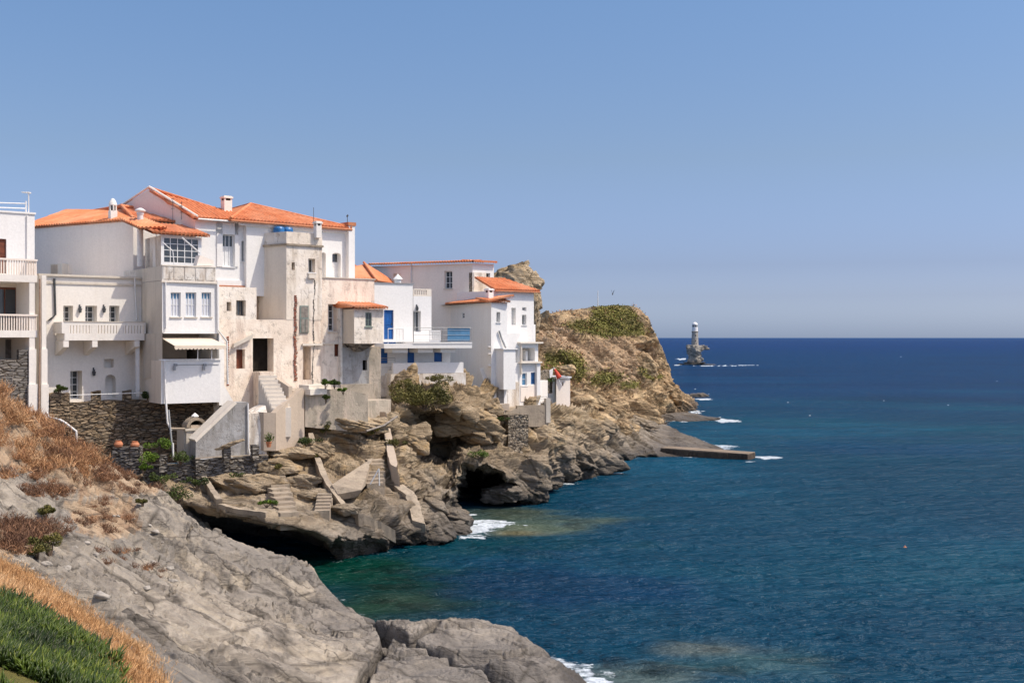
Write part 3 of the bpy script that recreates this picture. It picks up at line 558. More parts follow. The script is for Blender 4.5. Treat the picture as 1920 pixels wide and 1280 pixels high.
# ---------------------------------------------------------------- loose rock masses and islets, part of the coast terrain
def blobmesh(c, r, seed, sub=5, amp=.28, ax=(.35, .3, 1), L=.9, squash=(1, 1, 1)):
    n = 6*(2**sub)//4; ph, th = np.meshgrid(np.linspace(0, 2*math.pi, n*2, endpoint=False), np.linspace(0.001, math.pi-.001, n), indexing='ij')
    d = np.stack([np.cos(ph)*np.sin(th), np.sin(ph)*np.sin(th), np.cos(th)], 2).reshape(-1, 3)
    rg = np.random.RandomState(seed); T = np.array([[.93, 0, -.33], [0, 1, 0], [.33, 0, .93]]) if ax[0] else np.eye(3)
    pl = [(0, 0, 1, .8), (0, 0, -1, .8), (.1, -.1, .95, .95)]
    for i_ in range(15):
        an = rg.uniform(0, 2*math.pi); zz = rg.uniform(-.55, .55); pl.append((math.cos(an), math.sin(an), zz, rg.uniform(.68, 1.0)))
    rr = np.full(len(d), 1.35); dT = d@T
    for a_, b_, c_, h_ in pl:
        nv = np.array([a_, b_, c_], float); nv /= np.linalg.norm(nv); q_ = dT@nv; rr = np.where(q_ > .05, np.minimum(rr, h_/np.maximum(q_, .05)), rr)
    p = d*rr[:, None]*np.array(r); f = frame(ax); q = (p+np.array(c))@f; sz = float(np.mean(r))
    v, v2, e = voro(q/[sz*L*1.7, sz*L*1.7, sz*L*.5], seed); w, w2, e2 = voro(q/[sz*L*.7, sz*L*.7, sz*L*.22], seed+9)
    k = 1+amp*.45*((v-.5)*1.6)+amp*.3*(w-.5)-amp*.2*sm(.1, 0, e)+amp*.35*fbm(p/sz+seed, 3, seed)
    p = p*k[:, None]+np.array(c); N, Mm = n*2, n; qd = []
    i, j = np.meshgrid(np.arange(N), np.arange(Mm-1), indexing='ij'); i2 = (i+1) % N
    return p, np.stack([i*Mm+j, i*Mm+j+1, i2*Mm+j+1, i2*Mm+j], -1).reshape(-1, 4)
def blobs(name, lst, mat, kind='structure', **kw):
    Vs, Qs, n = [], [], 0
    for k, (px, py, Y, rx, ry, rz) in enumerate(lst):
        v, q = blobmesh(tuple(P(px, py, Y)), (rx, ry, rz), 100+k*7+int(px), **kw); Vs.append(v); Qs.append(q+n); n += len(v)
    o = np_mesh(name, np.concatenate(Vs), np.concatenate(Qs), mat, False)
    if kind: tag(o, kind=kind)
    return o
blobs('shore_rocks', [(805,950,65,1.3,1.6,.9),(850,975,65.5,1.2,1.5,.75),(800,990,61.5,1.6,1.2,.9),(845,992,64,1.3,1.0,.45),(790,905,67,1.1,1.3,.9),(752,858,68,1.0,1.0,.8),(770,828,70.5,1.3,1.2,1.0),(875,790,75.5,2.3,1.4,.9),(905,815,75.5,1.6,1.2,.7),(955,925,73.8,1.6,1.0,.6),(1000,890,76,1.6,1.2,1.5),(1000,925,76,1.4,1.2,.7),(945,925,74.5,1.7,1.0,.55),(1020,820,82,1.3,1.2,1.1),(1055,835,85,1.4,1.2,1.3),(1080,860,89,1.6,1.2,1.2),(1115,868,91.5,2.0,1.3,1.2),(1065,885,87,1.3,1.2,.7),(1045,800,87,1.3,1.2,.8),(1120,800,101,2.2,1.6,1.0),(1180,795,118,2.6,1.6,1.0),(810,745,76.5,2.0,1.3,1.0),(760,735,75.6,1.0,1.2,1.6),(905,765,79,1.5,1.2,.7)], M['cliff'], amp=.42)
blobs('shelf_rocks', [(640,795,65.6,1.8,1.2,.5),(690,800,66.8,1.2,1,.5),(600,845,63,.9,.8,.5),(545,850,62,1.2,.9,.35),(520,875,60.6,1.3,.9,.45),(480,905,58.5,1.8,1.1,.5),(425,900,59,1.0,.8,.4),(560,905,60,1.3,.8,.5),(590,930,58.6,1.2,.8,.4),(650,955,57,.9,.7,.3),(730,960,61,.8,.8,.5),(745,920,63,.8,.8,.6),(790,1000,60.5,.8,.7,.5),(560,965,55.4,1.0,.8,.25),(430,955,55.6,1.3,.8,.25),(490,968,54.6,1.2,.8,.22)], M['cliff'], amp=.4)
blobs('headland_boulders', [(1160,780,122,3.6,2,1.4),(1185,775,126,2.4,2,1.6),(1130,770,114,3,2,1.2),(1060,770,106,2.2,1.6,1.2),(1085,750,112,2.6,1.8,1.2),(1245,745,165,3,2.5,1.6),(1235,720,164,2.2,2,2),(1262,762,170,3,2.2,1.2),(1205,690,156,2.4,2.2,2.2),(1010,640,133,2.2,2,3.4),(1012,665,130,3.0,2,2.4),(1036,664,130,2.2,2,1.4),(1150,760,124,2.4,2,1.2),(1100,790,109,2.6,1.8,1.0),(1150,805,111,2.6,1.8,1.0),(1050,700,121,1.6,1.5,.9)], M['head'], amp=.4)
blobs('reef_rocks', [(1262,786,152,4.2,2.4,.8),(1315,787,152,2.8,2,.35),(1335,786,153,1.6,1.2,.25)], M['cliff'], amp=.3)
blobs('offshore_rock', [(1306,745,212,2.4,1.6,.8)], M['cliff'], amp=.3)
blobs('submerged_rocks', [(1228,1262,37.6,1.2,.5,.13),(1330,1256,38.2,.9,.5,.1)], M['cliff'], amp=.3)
build_sea()
# ================================================================ BUILDINGS
TH = 40
BK = (-math.sin(math.radians(TH)), math.cos(math.radians(TH)))      # straight inland
def back(pt, d):
    """plan point d metres inland of plan point pt"""
    return (pt[0]+BK[0]*d, pt[1]+BK[1]*d)
class Wall:
    def __init__(s, A, B):
        s.A = Vector((A[0], A[1], 0)); s.B = Vector((B[0], B[1], 0)); s.d = (s.B-s.A).normalized(); s.L = (s.B-s.A).length; s.n = Vector((s.d.y, -s.d.x, 0))
    def u(s, px): k = (px-960)/F; return (k*s.A.y-s.A.x)/(s.d.x-k*s.d.y)
    def Y(s, px): return s.A.y+s.d.y*s.u(px)
    def p(s, u, z, o=0.): q = s.A+s.d*u+s.n*o; return Vector((q.x, q.y, z))
    def at(s, px, py, o=0.): return s.p(s.u(px), ZZ(py, s.Y(px)), o)
    def rect(s, r): ym = s.Y((r[0]+r[2])/2); return s.u(r[0]), s.u(r[2]), ZZ(r[3], ym), ZZ(r[1], ym)
    def box(s, mb, u0, u1, z0, z1, o0, o1):
        mb.hexa([s.p(u0, z0, o1), s.p(u1, z0, o1), s.p(u1, z0, o0), s.p(u0, z0, o0)], [s.p(u0, z1, o1), s.p(u1, z1, o1), s.p(u1, z1, o0), s.p(u0, z1, o0)])
    def pbox(s, mb, r, o0, o1): u0, u1, z0, z1 = s.rect(r); s.box(mb, u0, u1, z0, z1, o0, o1)
class House:
    def __init__(s, name, at, label, cat='house', group=None):
        s.r = root(name, at, label, cat, group); s.w = {}; s.x = {}
    def W(s, m): return s.w.setdefault(m, MB())
    def X(s, name, m): return s.x.setdefault((name, m), MB())
    def wall(s, A, B, zt, zb, mat, ops=(), zt2=None):
        w = Wall(A, B); mb = s.W(mat); hs = []
        for o in ops:
            u0, u1, z0, z1 = w.rect(o[:4]); z0 = max(z0, zb+.01); hs.append((u0, u1, z0, z1))
        us = sorted(set([0, w.L]+[x for h in hs for x in h[:2]])); zs = sorted(set([zb, zt]+[x for h in hs for x in h[2:]]))
        # subdivide so long walls are not a single face
        for i in range(len(us)-1):
            for j in range(len(zs)-1):
                uc, zc = (us[i]+us[i+1])/2, (zs[j]+zs[j+1])/2
                if any(h[0] < uc < h[1] and h[2] < zc < h[3] for h in hs): continue
                mb.poly([w.p(us[i], zs[j]), w.p(us[i+1], zs[j]), w.p(us[i+1], zs[j+1]), w.p(us[i], zs[j+1])])
        for o, h in zip(ops, hs): s.opening(w, h, o[4], (o[5] if len(o) > 5 else {}), mat)
        return w
    def opening(s, w, h, kind, op, mat):
        u0, u1, z0, z1 = h; dep = op.get('dep', .28); mb = s.W(mat)
        def q(a, b, c, d, m=mb): m.poly([w.p(*a), w.p(*b), w.p(*c), w.p(*d)])
        rd = dep if kind != 'dark' else op.get('dep', 1.8)
        q((u0, z0, 0), (u0, z1, 0), (u0, z1, -rd), (u0, z0, -rd)); q((u1, z0, -rd), (u1, z1, -rd), (u1, z1, 0), (u1, z0, 0))
        q((u0, z1, 0), (u1, z1, 0), (u1, z1, -rd), (u0, z1, -rd)); q((u0, z0, -rd), (u1, z0, -rd), (u1, z0, 0), (u0, z0, 0))
        if kind == 'arch' or op.get('arch'):
            r = (u1-u0)/2; c = (u0+u1)/2; zc = z1-r*op.get('rise', 1); n = 8
            for sgn in (-1, 1):
                arc = [(c+sgn*r*math.cos(a), zc+r*op.get('rise', 1)*math.sin(a)) for a in [math.pi/2*k/n for k in range(n+1)]]
                cor = (c+sgn*r, z1)
                for k in range(n):
                    mb.poly([w.p(cor[0], cor[1], 0), w.p(arc[k][0], arc[k][1], 0), w.p(arc[k+1][0], arc[k+1][1], 0)], sgn > 0)
                    mb.poly([w.p(*arc[k], 0), w.p(*arc[k+1], 0), w.p(*arc[k+1], -rd), w.p(*arc[k], -rd)])
        if kind == 'niche': q((u0, z0, -rd), (u1, z0, -rd), (u1, z1, -rd), (u0, z1, -rd)); return
        if kind == 'dark':
            m = s.X('doorway' if op.get('door') else 'opening', op.get('mat', 'dark')); q((u0, z0, -rd), (u1, z0, -rd), (u1, z1, -rd), (u0, z1, -rd), m); return
        if kind == 'panel':          # plain painted door or shutter leaf, ledged, with a handle
            m = MB(); o0 = -rd; w.box(m, u0+.005, u1-.005, z0+.005, z1-.005, o0-.05, o0)
            for k in range(op.get('boards', 3)+1):
                x = u0+(u1-u0)*k/op.get('boards', 3); w.box(m, max(u0+.01, x-.025), min(u1-.01, x+.025), z0+.01, z1-.01, o0, o0+.018)
            for zz in (z0+.02, (z0+z1)/2, z1-.12): w.box(m, u0+.03, u1-.03, zz, zz+.1, o0, o0+.024)
            d = m.build(op.get('name', 'door'), M[op.get('mat', 'blue')], s.r); 
            if op.get('name', 'door') == 'door':
                hh = MB(); w.box(hh, u1-.14, u1-.10, z0+.95, z0+1.1, o0+.024, o0+.07); hh.build('handle', M['darkmetal'], d)
            return
        # glazed window: frame with muntins, pane, optional blind / shutters / sill
        o0 = -rd; fr = MB(); b = op.get('b', .055); nx, nz = op.get('g', (2, 2))
        w.box(fr, u0+.002, u0+b, z0+.002, z1-.002, o0, o0+.06); w.box(fr, u1-b, u1-.002, z0+.002, z1-.002, o0, o0+.06)
        w.box(fr, u0+b, u1-b, z0+.002, z0+b, o0, o0+.058); w.box(fr, u0+b, u1-b, z1-b, z1-.002, o0, o0+.058)
        for k in range(1, nx): x = u0+(u1-u0)*k/nx; w.box(fr, x-.02, x+.02, z0+b, z1-b, o0, o0+.045)
        for k in range(1, nz): zz = z0+(z1-z0)*k/nz; w.box(fr, u0+b, u1-b, zz-.018, zz+.018, o0, o0+.04)
        wi = fr.build('window', M[op.get('fm', 'frame')], s.r)
        pn = MB(); zq = z1-(z1-z0)*op.get('top', 1.0)
        if zq > z0+.01:
            m2 = MB(); m2.poly([w.p(u0, z0, o0+.012), w.p(u1, z0, o0+.012), w.p(u1, zq, o0+.012), w.p(u0, zq, o0+.012)]); m2.build('curtain', M[op.get('cm', 'blind')], wi)
            if op.get('louver'):
                m3 = MB(); k = z0+.08
                while k < zq-.05: w.box(m3, u0+.06, u1-.06, k, k+.03, o0+.02, o0+.05); k += .085
                m3.build('shutter', M[op.get('cm', 'blind')], wi)
        if zq < z1-.01 or op.get('top', 1) >= 1:
            pn.poly([w.p(u0, zq, o0+.01), w.p(u1, zq, o0+.01), w.p(u1, z1, o0+.01), w.p(u0, z1, o0+.01)]); pn.build('pane', M[op.get('pm', 'glass')], wi)
        if op.get('sill', 1):
            sm_ = MB(); w.box(sm_, u0-.06, u1+.06, z0-.06, z0-.004, -.05, .07); sm_.build('sill', M[op.get('sm', 'frame')], wi)
    def block(s, pts, zt, zb, mat, ops=None, dep=6, cap=True, par=None, side=True):
        """pts: plan points left to right, walls between, closed at the back"""
        ops = ops or {}; ws = []
        for i in range(len(pts)-1):
            mm = mat[i] if isinstance(mat, (list, tuple)) else mat
            ws.append(s.wall(pts[i], pts[i+1], zt, zb, mm, ops.get(i, ())))
        mm = mat[-1] if isinstance(mat, (list, tuple)) else mat
        a, b = pts[0], pts[-1]; a2, b2 = back(a, dep), back(b, dep)
        if side:
            s.wall(b, b2, zt, zb, mm); s.wall(b2, a2, zt, zb, mm); s.wall(a2, a, zt, zb, mm)
        if cap:
            z = zt-(par or 0); s.W(mm).poly([(x, y, z) for x, y in list(pts)+[b2, a2]])
        if par:       # parapet inner faces
            loop = list(pts)+[b2, a2]; cx = sum(p[0] for p in loop)/len(loop); cy = sum(p[1] for p in loop)/len(loop)
            inn = [((x-cx)*.955+cx, (y-cy)*.955+cy) for x, y in loop]; n = len(loop); mb = s.W(mm)
            for i in range(n):
                j = (i+1) % n
                mb.poly([(*loop[i], zt), (*loop[j], zt), (*inn[j], zt), (*inn[i], zt)]); mb.poly([(*inn[i], zt), (*inn[j], zt), (*inn[j], z), (*inn[i], z)])
        return ws
    def coping(s, pts, z, mat='white', h=.1, o=.06, w=.3):
        mb = s.X('coping', mat)
        for a, b in zip(pts[:-1], pts[1:]): ww = Wall(a, b); ww.box(mb, -o*.9, ww.L+o*.9, z+.004, z+h, -w, o)
    def pipe(s, pts, r=.05, mat='pipe', name='drainpipe'): m = MB(); m.tube(pts, r, 7); m.build(name, M[mat], s.r, True)
    def done(s):
        for m, mb in s.w.items(): mb.build('wall', M[m], s.r)
        for (n, m), mb in s.x.items(): mb.build(n, M[m], s.r)
        return s.r
def tiles(h, poly, eave, name='roof', per=.235, rise=.055, edge=.12, under='white', over=0.):
    """corrugated clay-tile sheet on a convex planar polygon; eave = (i, j) indices of the eave edge"""
    P0 = [Vector(p) for p in poly]; e = (P0[eave[1]]-P0[eave[0]]).normalized()
    nrm = Vector((0, 0, 0))
    for i in range(len(P0)): nrm += P0[i].cross(P0[(i+1) % len(P0)])
    nrm.normalize(); 
    if nrm.z < 0: nrm = -nrm
    s = nrm.cross(e).normalized()
    if s.z < 0: s = -s
    o = P0[eave[0]]; q = [((p-o).dot(e), (p-o).dot(s)) for p in P0]; amin, amax = min(x[0] for x in q), max(x[0] for x in q)
    mb = MB(); n = max(4, int((amax-amin)/per*6)); rows = 7; prev = None; n0 = len(q)
    for i in range(n+1):
        a = min(max(amin+(amax-amin)*i/n, amin+1e-4), amax-1e-4); bs = []
        for k in range(n0):
            (x0, y0), (x1, y1) = q[k], q[(k+1) % n0]
            if (x0 <= a <= x1) or (x1 <= a <= x0):
                if abs(x1-x0) > 1e-6: bs.append(y0+(y1-y0)*(a-x0)/(x1-x0))
        if len(bs) < 2: continue
        b0, b1 = min(bs)-over, max(bs); ph = (a/per) % 1.0; hh = rise*(abs(math.sin(math.pi*ph))*1.6-.6)
        col = [o+e*a+s*(b0+(b1-b0)*j/rows)+nrm*(hh+.03+.012*random.random()) for j in range(rows+1)]
        low = o+e*a+s*b0-nrm*edge*(.35 if hh > 0 else 1)
        if prev:
            for j in range(rows): mb.poly([prev[0][j], col[j], col[j+1], prev[0][j+1]])
            mb.poly([prev[1], low, col[0], prev[0][0]])
            mb.poly([prev[0][rows], col[rows], col[rows]-nrm*edge, prev[0][rows]-nrm*edge])
        prev = (col, low)
    mb.poly([p-nrm*(edge*.9) for p in P0])
    return mb.build(name, M['tile'], h.r)
def ridge(h, a, b, r=.11, par=None):
    m = MB(); m.tube([Vector(a)+Vector((0, 0, .06)), Vector(b)+Vector((0, 0, .06))], r, 8); m.build('ridge_tiles', M['tile'], par or h.r)
def railing(h, pts, hgt, mat='metal', post=1.2, wires=4, name='railing', r=.02, parent=None):
    m = MB(); pts = [Vector(p) for p in pts]; up = Vector((0, 0, hgt))
    for a, b in zip(pts[:-1], pts[1:]):
        m.tube([a+up, b+up], r*1.2, 5); n = max(1, int((b-a).length/post))
        for k in range(n+1): c = a.lerp(b, k/n); m.tube([c, c+up], r, 5)
        for k in range(wires): z = Vector((0, 0, hgt*(k+.5)/wires)); m.tube([a+z, b+z], r*.55, 4)
    return m.build(name, M[mat], parent or (h.r if h else None))
def lamp(h, w, px, py, s=.2):
    m = MB(); u = w.u(px); z = ZZ(py, w.Y(px)); w.box(m, u-.03, u+.03, z, z+.12, 0, .05); w.box(m, u-.05, u+.05, z-.1, z+.02, .05, .15)
    m.hexa([w.p(u-.05, z-.32, .05), w.p(u+.05, z-.32, .05), w.p(u+.05, z-.32, .15), w.p(u-.05, z-.32, .15)], [w.p(u-.08, z-.1, .02), w.p(u+.08, z-.1, .02), w.p(u+.08, z-.1, .19), w.p(u-.08, z-.1, .19)])
    m.build('wall_lamp', M['darkmetal'], h.r)
def chimney(h, px0, px1, py0, py1, Y, mat, cap='flat', parent=None, name='chimney'):
    """square white chimney standing at depth Y"""
    w0 = (px1-px0)/F*Y/1.35; x, y = XY((px0+px1)/2, Y); z0, z1 = ZZ(py1, Y), ZZ(py0, Y); m = MB(); d = (math.cos(math.radians(TH)), math.sin(math.radians(TH)))
    o = (x-d[0]*w0/2+d[1]*w0/2, y-d[1]*w0/2-d[0]*w0/2)
    def bx(mm, g, a, b):
        c = (o[0]-d[0]*g+d[1]*g, o[1]-d[1]*g-d[0]*g); mm.box((*c, a), d, w0+2*g, w0+2*g, b-a)
    if cap == 'flat':
        bx(m, 0, z0, z1-.28); c = m.build(name, M[mat], parent or h.r); k = MB(); bx(k, -.05, z1-.28, z1-.14); k.build('smoke_slot', M['dark'], c)
        k = MB(); bx(k, .05, z1-.14, z1-.05); bx(k, .0, z1-.05, z1)
        for sx in (0, 1):
            for sy in (0, 1):
                q = (o[0]+d[0]*(w0-.1)*sx-d[1]*(w0-.1)*sy, o[1]+d[1]*(w0-.1)*sx+d[0]*(w0-.1)*sy); k.box((*q, z1-.28), d, .1, .1, .14)
        k.build('cap', M[mat if mat != 'brick' else 'terra'], c)
    else:
        hh = z1-z0; bx(m, 0, z0, z0+hh*.42); c = m.build(name, M[mat], parent or h.r)
        k = MB(); r = w0*.5; cc = (x, y, z0+hh*.42); k.lathe(cc, [(r*.8, 0), (r*.8, hh*.26)], 12); k.build('smoke_slot', M['dark'], c)
        k = MB(); k.lathe((x, y, z0+hh*.66), [(r*1.15, 0), (r*1.2, hh*.05), (r*1.0, hh*.16), (r*.6, hh*.29), (r*.12, hh*.34)], 14)
        for a in range(6): an = a*math.pi/3; q = Vector((x+r*.92*math.cos(an), y+r*.92*math.sin(an), z0+hh*.42)); k.tube([q, q+Vector((0, 0, hh*.25))], .05, 5)
        k.build('cap', M[mat], c, True)
    return c
Yv = lambda px: along(75, 60, TH, px)      # the common sea-front line
# ---------------- H0: house with two balconies at the left edge
def h0():
    Yf = lambda px: along(70, 58.5, TH, px)
    L = XY(-260, Yf(-260)); C = XY(66, Yf(66)+.6); h = House('balcony_house', (*C, ZZ(800, 58.5)), 'white house with two slatted balconies and brown doors at the left edge')
    Lb = back(L, 1.6); Rb = back(XY(66, Yf(66)), 1.6); w = Wall(Lb, Rb); zr = ZZ(402, w.Y(60)); z1 = ZZ(518, w.Y(60)); z2 = ZZ(622, w.Y(60)); z3 = ZZ(760, w.Y(60))
    A = (w.p(0, 0).x, w.p(0, 0).y); B = w.at(65, 0); B = (B.x, B.y)
    h.block([A, B], zr, z1, 'white2', {0: [(-30, 447, 12, 512, 'panel', {'mat': 'brown', 'name': 'shutter', 'boards': 2, 'dep': .1})]}, 7, par=.4)
    h.coping([A, B], zr, 'white2')
    # middle storey: recessed loggia
    w2 = h.wall(back(L, 2.2), back(XY(66, Yf(66)), 2.2), z1, z2, 'cream', [(-40, 538, 34, 622, 'win', {'fm': 'brown', 'g': (3, 1), 'b': .11, 'dep': .12, 'sill': 0})])
    h.wall(back(L, 3.0), back(XY(66, Yf(66)), 3.0), z2, z3-1, 'cream', [(10, 636, 32, 672, 'panel', {'mat': 'greywood', 'name': 'shutter', 'dep': .1})])
    rb = XY(66, Yf(66)); h.wall(back(rb, 9), rb, z1-.02, z3-3, 'white'); mb = h.W('white'); ww = Wall(rb, back(rb, 9)); ww.box(mb, .02, 9, z3-3, z1-.02, -.28, -.001)
    wf = Wall(L, XY(70, Yf(70))); mb = h.W('cream')
    for z, nm in ((ZZ(487, Yf(66)), 'a'), (ZZ(590, Yf(66)), 'b')):
        slab = MB(); zb = z-.80; wf.box(slab, 0, wf.L, zb-.36, zb, -3.2, .0); sl_ = slab.build('balcony', M['white'], h.r)
        bl = MB(); wf.box(bl, 0, wf.L, z-.07, z+.02, -.1, .06); k = wf.L-.1
        while k > wf.L-6.5: wf.box(bl, k-.055, k, zb+.001, z-.07, -.06, .0); k -= .125
        for k in range(14): 
            q = Wall((wf.B.x, wf.B.y), back((wf.B.x, wf.B.y), 3)); q.box(bl, .1+.125*k, .155+.125*k, zb+.001, z-.07, -.06, 0)
        q.box(bl, .12, 3, z-.07, z+.02, -.1, .0); bl.build('balustrade', M['paleshade'], sl_)
    # pillars
    for px, wd in ((61, .45), (83, .38)):
        mm = MB(); u = wf.u(px); y0 = Yf(px); zt = ZZ(524, y0) if px < 70 else ZZ(516, y0); wf.box(mm, u-wd/2, u+wd/2, ZZ(850, y0), ZZ(720, y0), -.55, .12); wf.box(mm, u-wd*.4, u+wd*.4, ZZ(720, y0)+.001, ZZ(654, y0), -.5, .04); wf.box(mm, u-wd*.3, u+wd*.3, ZZ(654, y0)+.001, zt, -.45, -.03); mm.build('pillar', M['white'], h.r)
    h.pipe([wf.at(73, 523, .12), wf.at(73, 655, .12), wf.at(72, 720, .16), wf.at(71, 800, .2)], .045, 'rustpipe')
    st = MB(); wf.box(st, 0, wf.u(55), ZZ(800, 57), ZZ(674, Yf(30)), -.4, -.05); wf.box(st, wf.u(36), wf.u(55), ZZ(674, Yf(30))+.001, ZZ(655, Yf(50)), -.4, -.05); st.build('stone_base', M['greystone'], h.r)
    # roof terrace rail with aerial
    rl = MB(); a0 = w.at(52, 402, -.3); 
    for py in (379, 388, 397): rl.tube([w.at(-120, py-4, -.3), w.at(52, py+2, -.3)], .035, 6)
    for px in (-60, -4, 52): rl.tube([w.at(px, 404, -.3), w.at(px, 376, -.3)], .04, 6)
    rl.build('roof_railing', M['frame'], h.r)
    an = MB(); an.tube([w.at(57, 404, -.3), w.at(57, 360, -.3)], .035, 6); p = w.at(57, 361, -.3)
    an.tube([p+Vector((-.35, 0, .04)), p+Vector((.12, 0, -.02))], .03, 5)
    for k in range(5): an.tube([p+Vector((-.3+.09*k, -.2, .04)), p+Vector((-.3+.09*k, .2, .04))], .012, 4)
    an.build('aerial', M['pipe'], h.r); h.pipe([w.at(50, 404, .05), w.at(50, 512, .05)], .03); h.done()
h0()
# ---------------- H1: house with the long slotted balcony
def h1():
    Y0 = 60.0; A = XY(75, Y0); YB = along(75, Y0, TH, 268); B = XY(268, YB); zt = ZZ(519, Y0+1.5); zb = ZZ(770, Y0)
    h = House('slotted_balcony_house', (*A, zb), 'white house with a long slotted balcony above a stone terrace wall')
    k = {'dep': .62, 'g': (2, 3), 'sill': 0, 'fm': 'frame', 'pm': 'glass', 'top': .99, 'cm': 'blind'}
    w = h.block([A, B], zt, zb, 'white', {0: [(119, 573, 137, 608, 'win', k), (160, 573, 182, 608, 'win', k), (205, 573, 224, 608, 'win', k),
        (132, 695, 154, 748, 'win', {'dep': .7, 'g': (2, 4), 'sill': 0}), (195, 673, 213, 689, 'niche', {'dep': .4}), (197, 702, 217, 745, 'niche', {'arch': 1, 'dep': .5})]}, 5.4, par=.1)[0]
    c = MB(); w.box(c, -.1, w.L+.05, zt-.02, zt+.09, -.3, .14); w.box(c, .0, w.L, zt-.42, zt-.3, 0.002, .06); c.build('coping', M['grayplaster'], h.r)
    lamp(h, w, 149, 575); lamp(h, w, 194, 575); lamp(h, w, 175, 693)
    # balcony: slab on three brackets, front panel pierced by slots
    W2 = Wall((w.p(0, 0, 1.35).x, w.p(0, 0, 1.35).y), (w.p(w.L, 0, 1.35).x, w.p(w.L, 0, 1.35).y)); u0, u1 = W2.u(121), W2.u(271)
    ym = W2.Y(195); ztop = ZZ(604, ym); zs1 = ZZ(610, ym); zs0 = ZZ(625, ym); zbt = ZZ(638, ym)
    b = MB(); W2.box(b, u0, u1, zs1, ztop, -.12, 0); W2.box(b, u0, u1, zbt, zs0, -1.3, 0)
    n = 25; 
    for i in range(n+1):
        x = u0+.05+(u1-u0-.2)*i/n; ww = .055 if i % 9 else .13; W2.box(b, max(u0, x-ww), min(u1, x+ww), zs0+.001, zs1-.001, -.12, 0)
    q = Wall((W2.p(u0, 0).x+0, W2.p(u0, 0).y), (w.p(u0, 0, .0).x, w.p(u0, 0, .0).y)); q.box(b, .001, 1.3, zs0+.001, ztop, -.14, .002)
    q = Wall((W2.p(u1, 0).x, W2.p(u1, 0).y), (w.p(u1, 0, .0).x, w.p(u1, 0, .0).y)); q.box(b, .13, 1.3, zs0+.001, ztop, -.002, .12)
    bal = b.build('balcony', M['white'], h.r)
    for px in (124, 178, 257): u = W2.u(px); br = MB(); br.hexa([W2.p(u-.14, zbt-.35, 0), W2.p(u-.14, zbt-.02, 0), W2.p(u-.14, zbt-.02, -1.3), W2.p(u-.14, zbt-.8, -1.3)], [W2.p(u+.14, zbt-.35, 0), W2.p(u+.14, zbt-.02, 0), W2.p(u+.14, zbt-.02, -1.3), W2.p(u+.14, zbt-.8, -1.3)]); br.build('bracket', M['white'], bal)
    tr = MB(); W2.box(tr, u0-.02, u1+.02, ztop+.001, ztop+.05, -.16, .03); tr.build('handrail', M['grayplaster'], bal)
    h.pipe([w.at(101, 522, .08), w.at(103, 590, .08), w.at(94, 598, .09), w.at(84, 604, .09), w.at(84, 745, .09)], .055, 'darkmetal')
    h.pipe([w.at(251, 520, .1), w.at(255, 600, .1)], .05)
    h.pipe([w.at(77, 525, .1), w.at(78, 780, .1)], .05)
    pl = MB(); uu = w.u(244); w.box(pl, uu-.09, uu+.09, ZZ(742, w.Y(244)), ZZ(650, w.Y(244)), .9, 1.1); pl.build('post', M['frame'], h.r)
    h.done()
    # upper house behind, with the hipped roof
    YL = along(75, Y0, TH, 60)+7.2; E1 = XY(38, 70.5); E2 = XY(250, 65.3); E3 = XY(345, along(250, 65.3, TH, 345)); ze = ZZ(411, 65.3); zl = ze-.05
    g = House('hipped_house', (*E2, ze-4), 'plain pale house with a hipped orange roof and a domed white chimney')
    g.wall(E1, E2, zl, ZZ(600, 65), 'paleshade'); 
    w2 = g.wall(E2, XY(270, along(250, 65.3, TH, 270)), zl, ZZ(600, 65), 'white2'); g.wall(w2.B[:2], E3, zl, ZZ(560, 65), 'white2'); g.wall(E3, back(E3, 6), zl, ZZ(560, 65), 'white2'); g.wall(back(E1, 5), E1, zl, ZZ(560, 65), 'paleshade'); g.wall(back(E3, 6), back(E1, 5), zl, ZZ(560, 65), 'paleshade')
    R1 = P(228, 388, 69.2); R2 = P(128, 398, 74.6); R2.z = R1.z
    e1 = Vector((*E1, ze)); e2 = Vector((*E2, ze)); e3 = Vector((*E3, ze)); 
    d1 = (e2-e1).normalized(); d2 = (e3-e2).normalized(); off = Vector((d1.y, -d1.x, 0))*.12; of2 = Vector((d2.y, -d2.x, 0))*.35
    tiles(g, [e1+off, e2+off, R1, R2], (0, 1)); R3 = Vector((R1.x+2.2, R1.y+3.4, R1.z-.05))
    tiles(g, [e2+of2*.4+off*.4, e3+of2+d2*.3, R3, R1], (0, 1)); ridge(g, R1, R2); ridge(g, R1, e2); ridge(g, R1, R3)
    g.w and None
    chimney(g, 203, 220, 372, 412, 66.6, 'white', 'dome')
    # white flue on the corner
    fl = MB(); c0 = P(263, 560, 64.3); x, y = c0.x, c0.y; fl.lathe((x, y, ZZ(500, 64.3)), [(.17, 0), (.17, ZZ(403, 64.3)-ZZ(500, 64.3)), (.20, ZZ(402, 64.3)-ZZ(500, 64.3)), (.20, ZZ(398, 64.3)-ZZ(500, 64.3)), (.30, ZZ(396, 64.3)-ZZ(500, 64.3)), (.30, ZZ(394, 64.3)-ZZ(500, 64.3)), (.08, ZZ(390, 64.3)-ZZ(500, 64.3))], 12); fl.build('flue', M['pipe'], g.r, True)
    wq = Wall(E1, E2); hb = MB(); wq.pbox(hb, (106, 495, 128, 518), .0, .45); f = hb.build('roof_hatch', M['cream'], g.r); k = MB(); wq.pbox(k, (108, 497, 120, 516), .455, .47); k.build('panel', M['tanwall'], f)
    g.done()
h1()
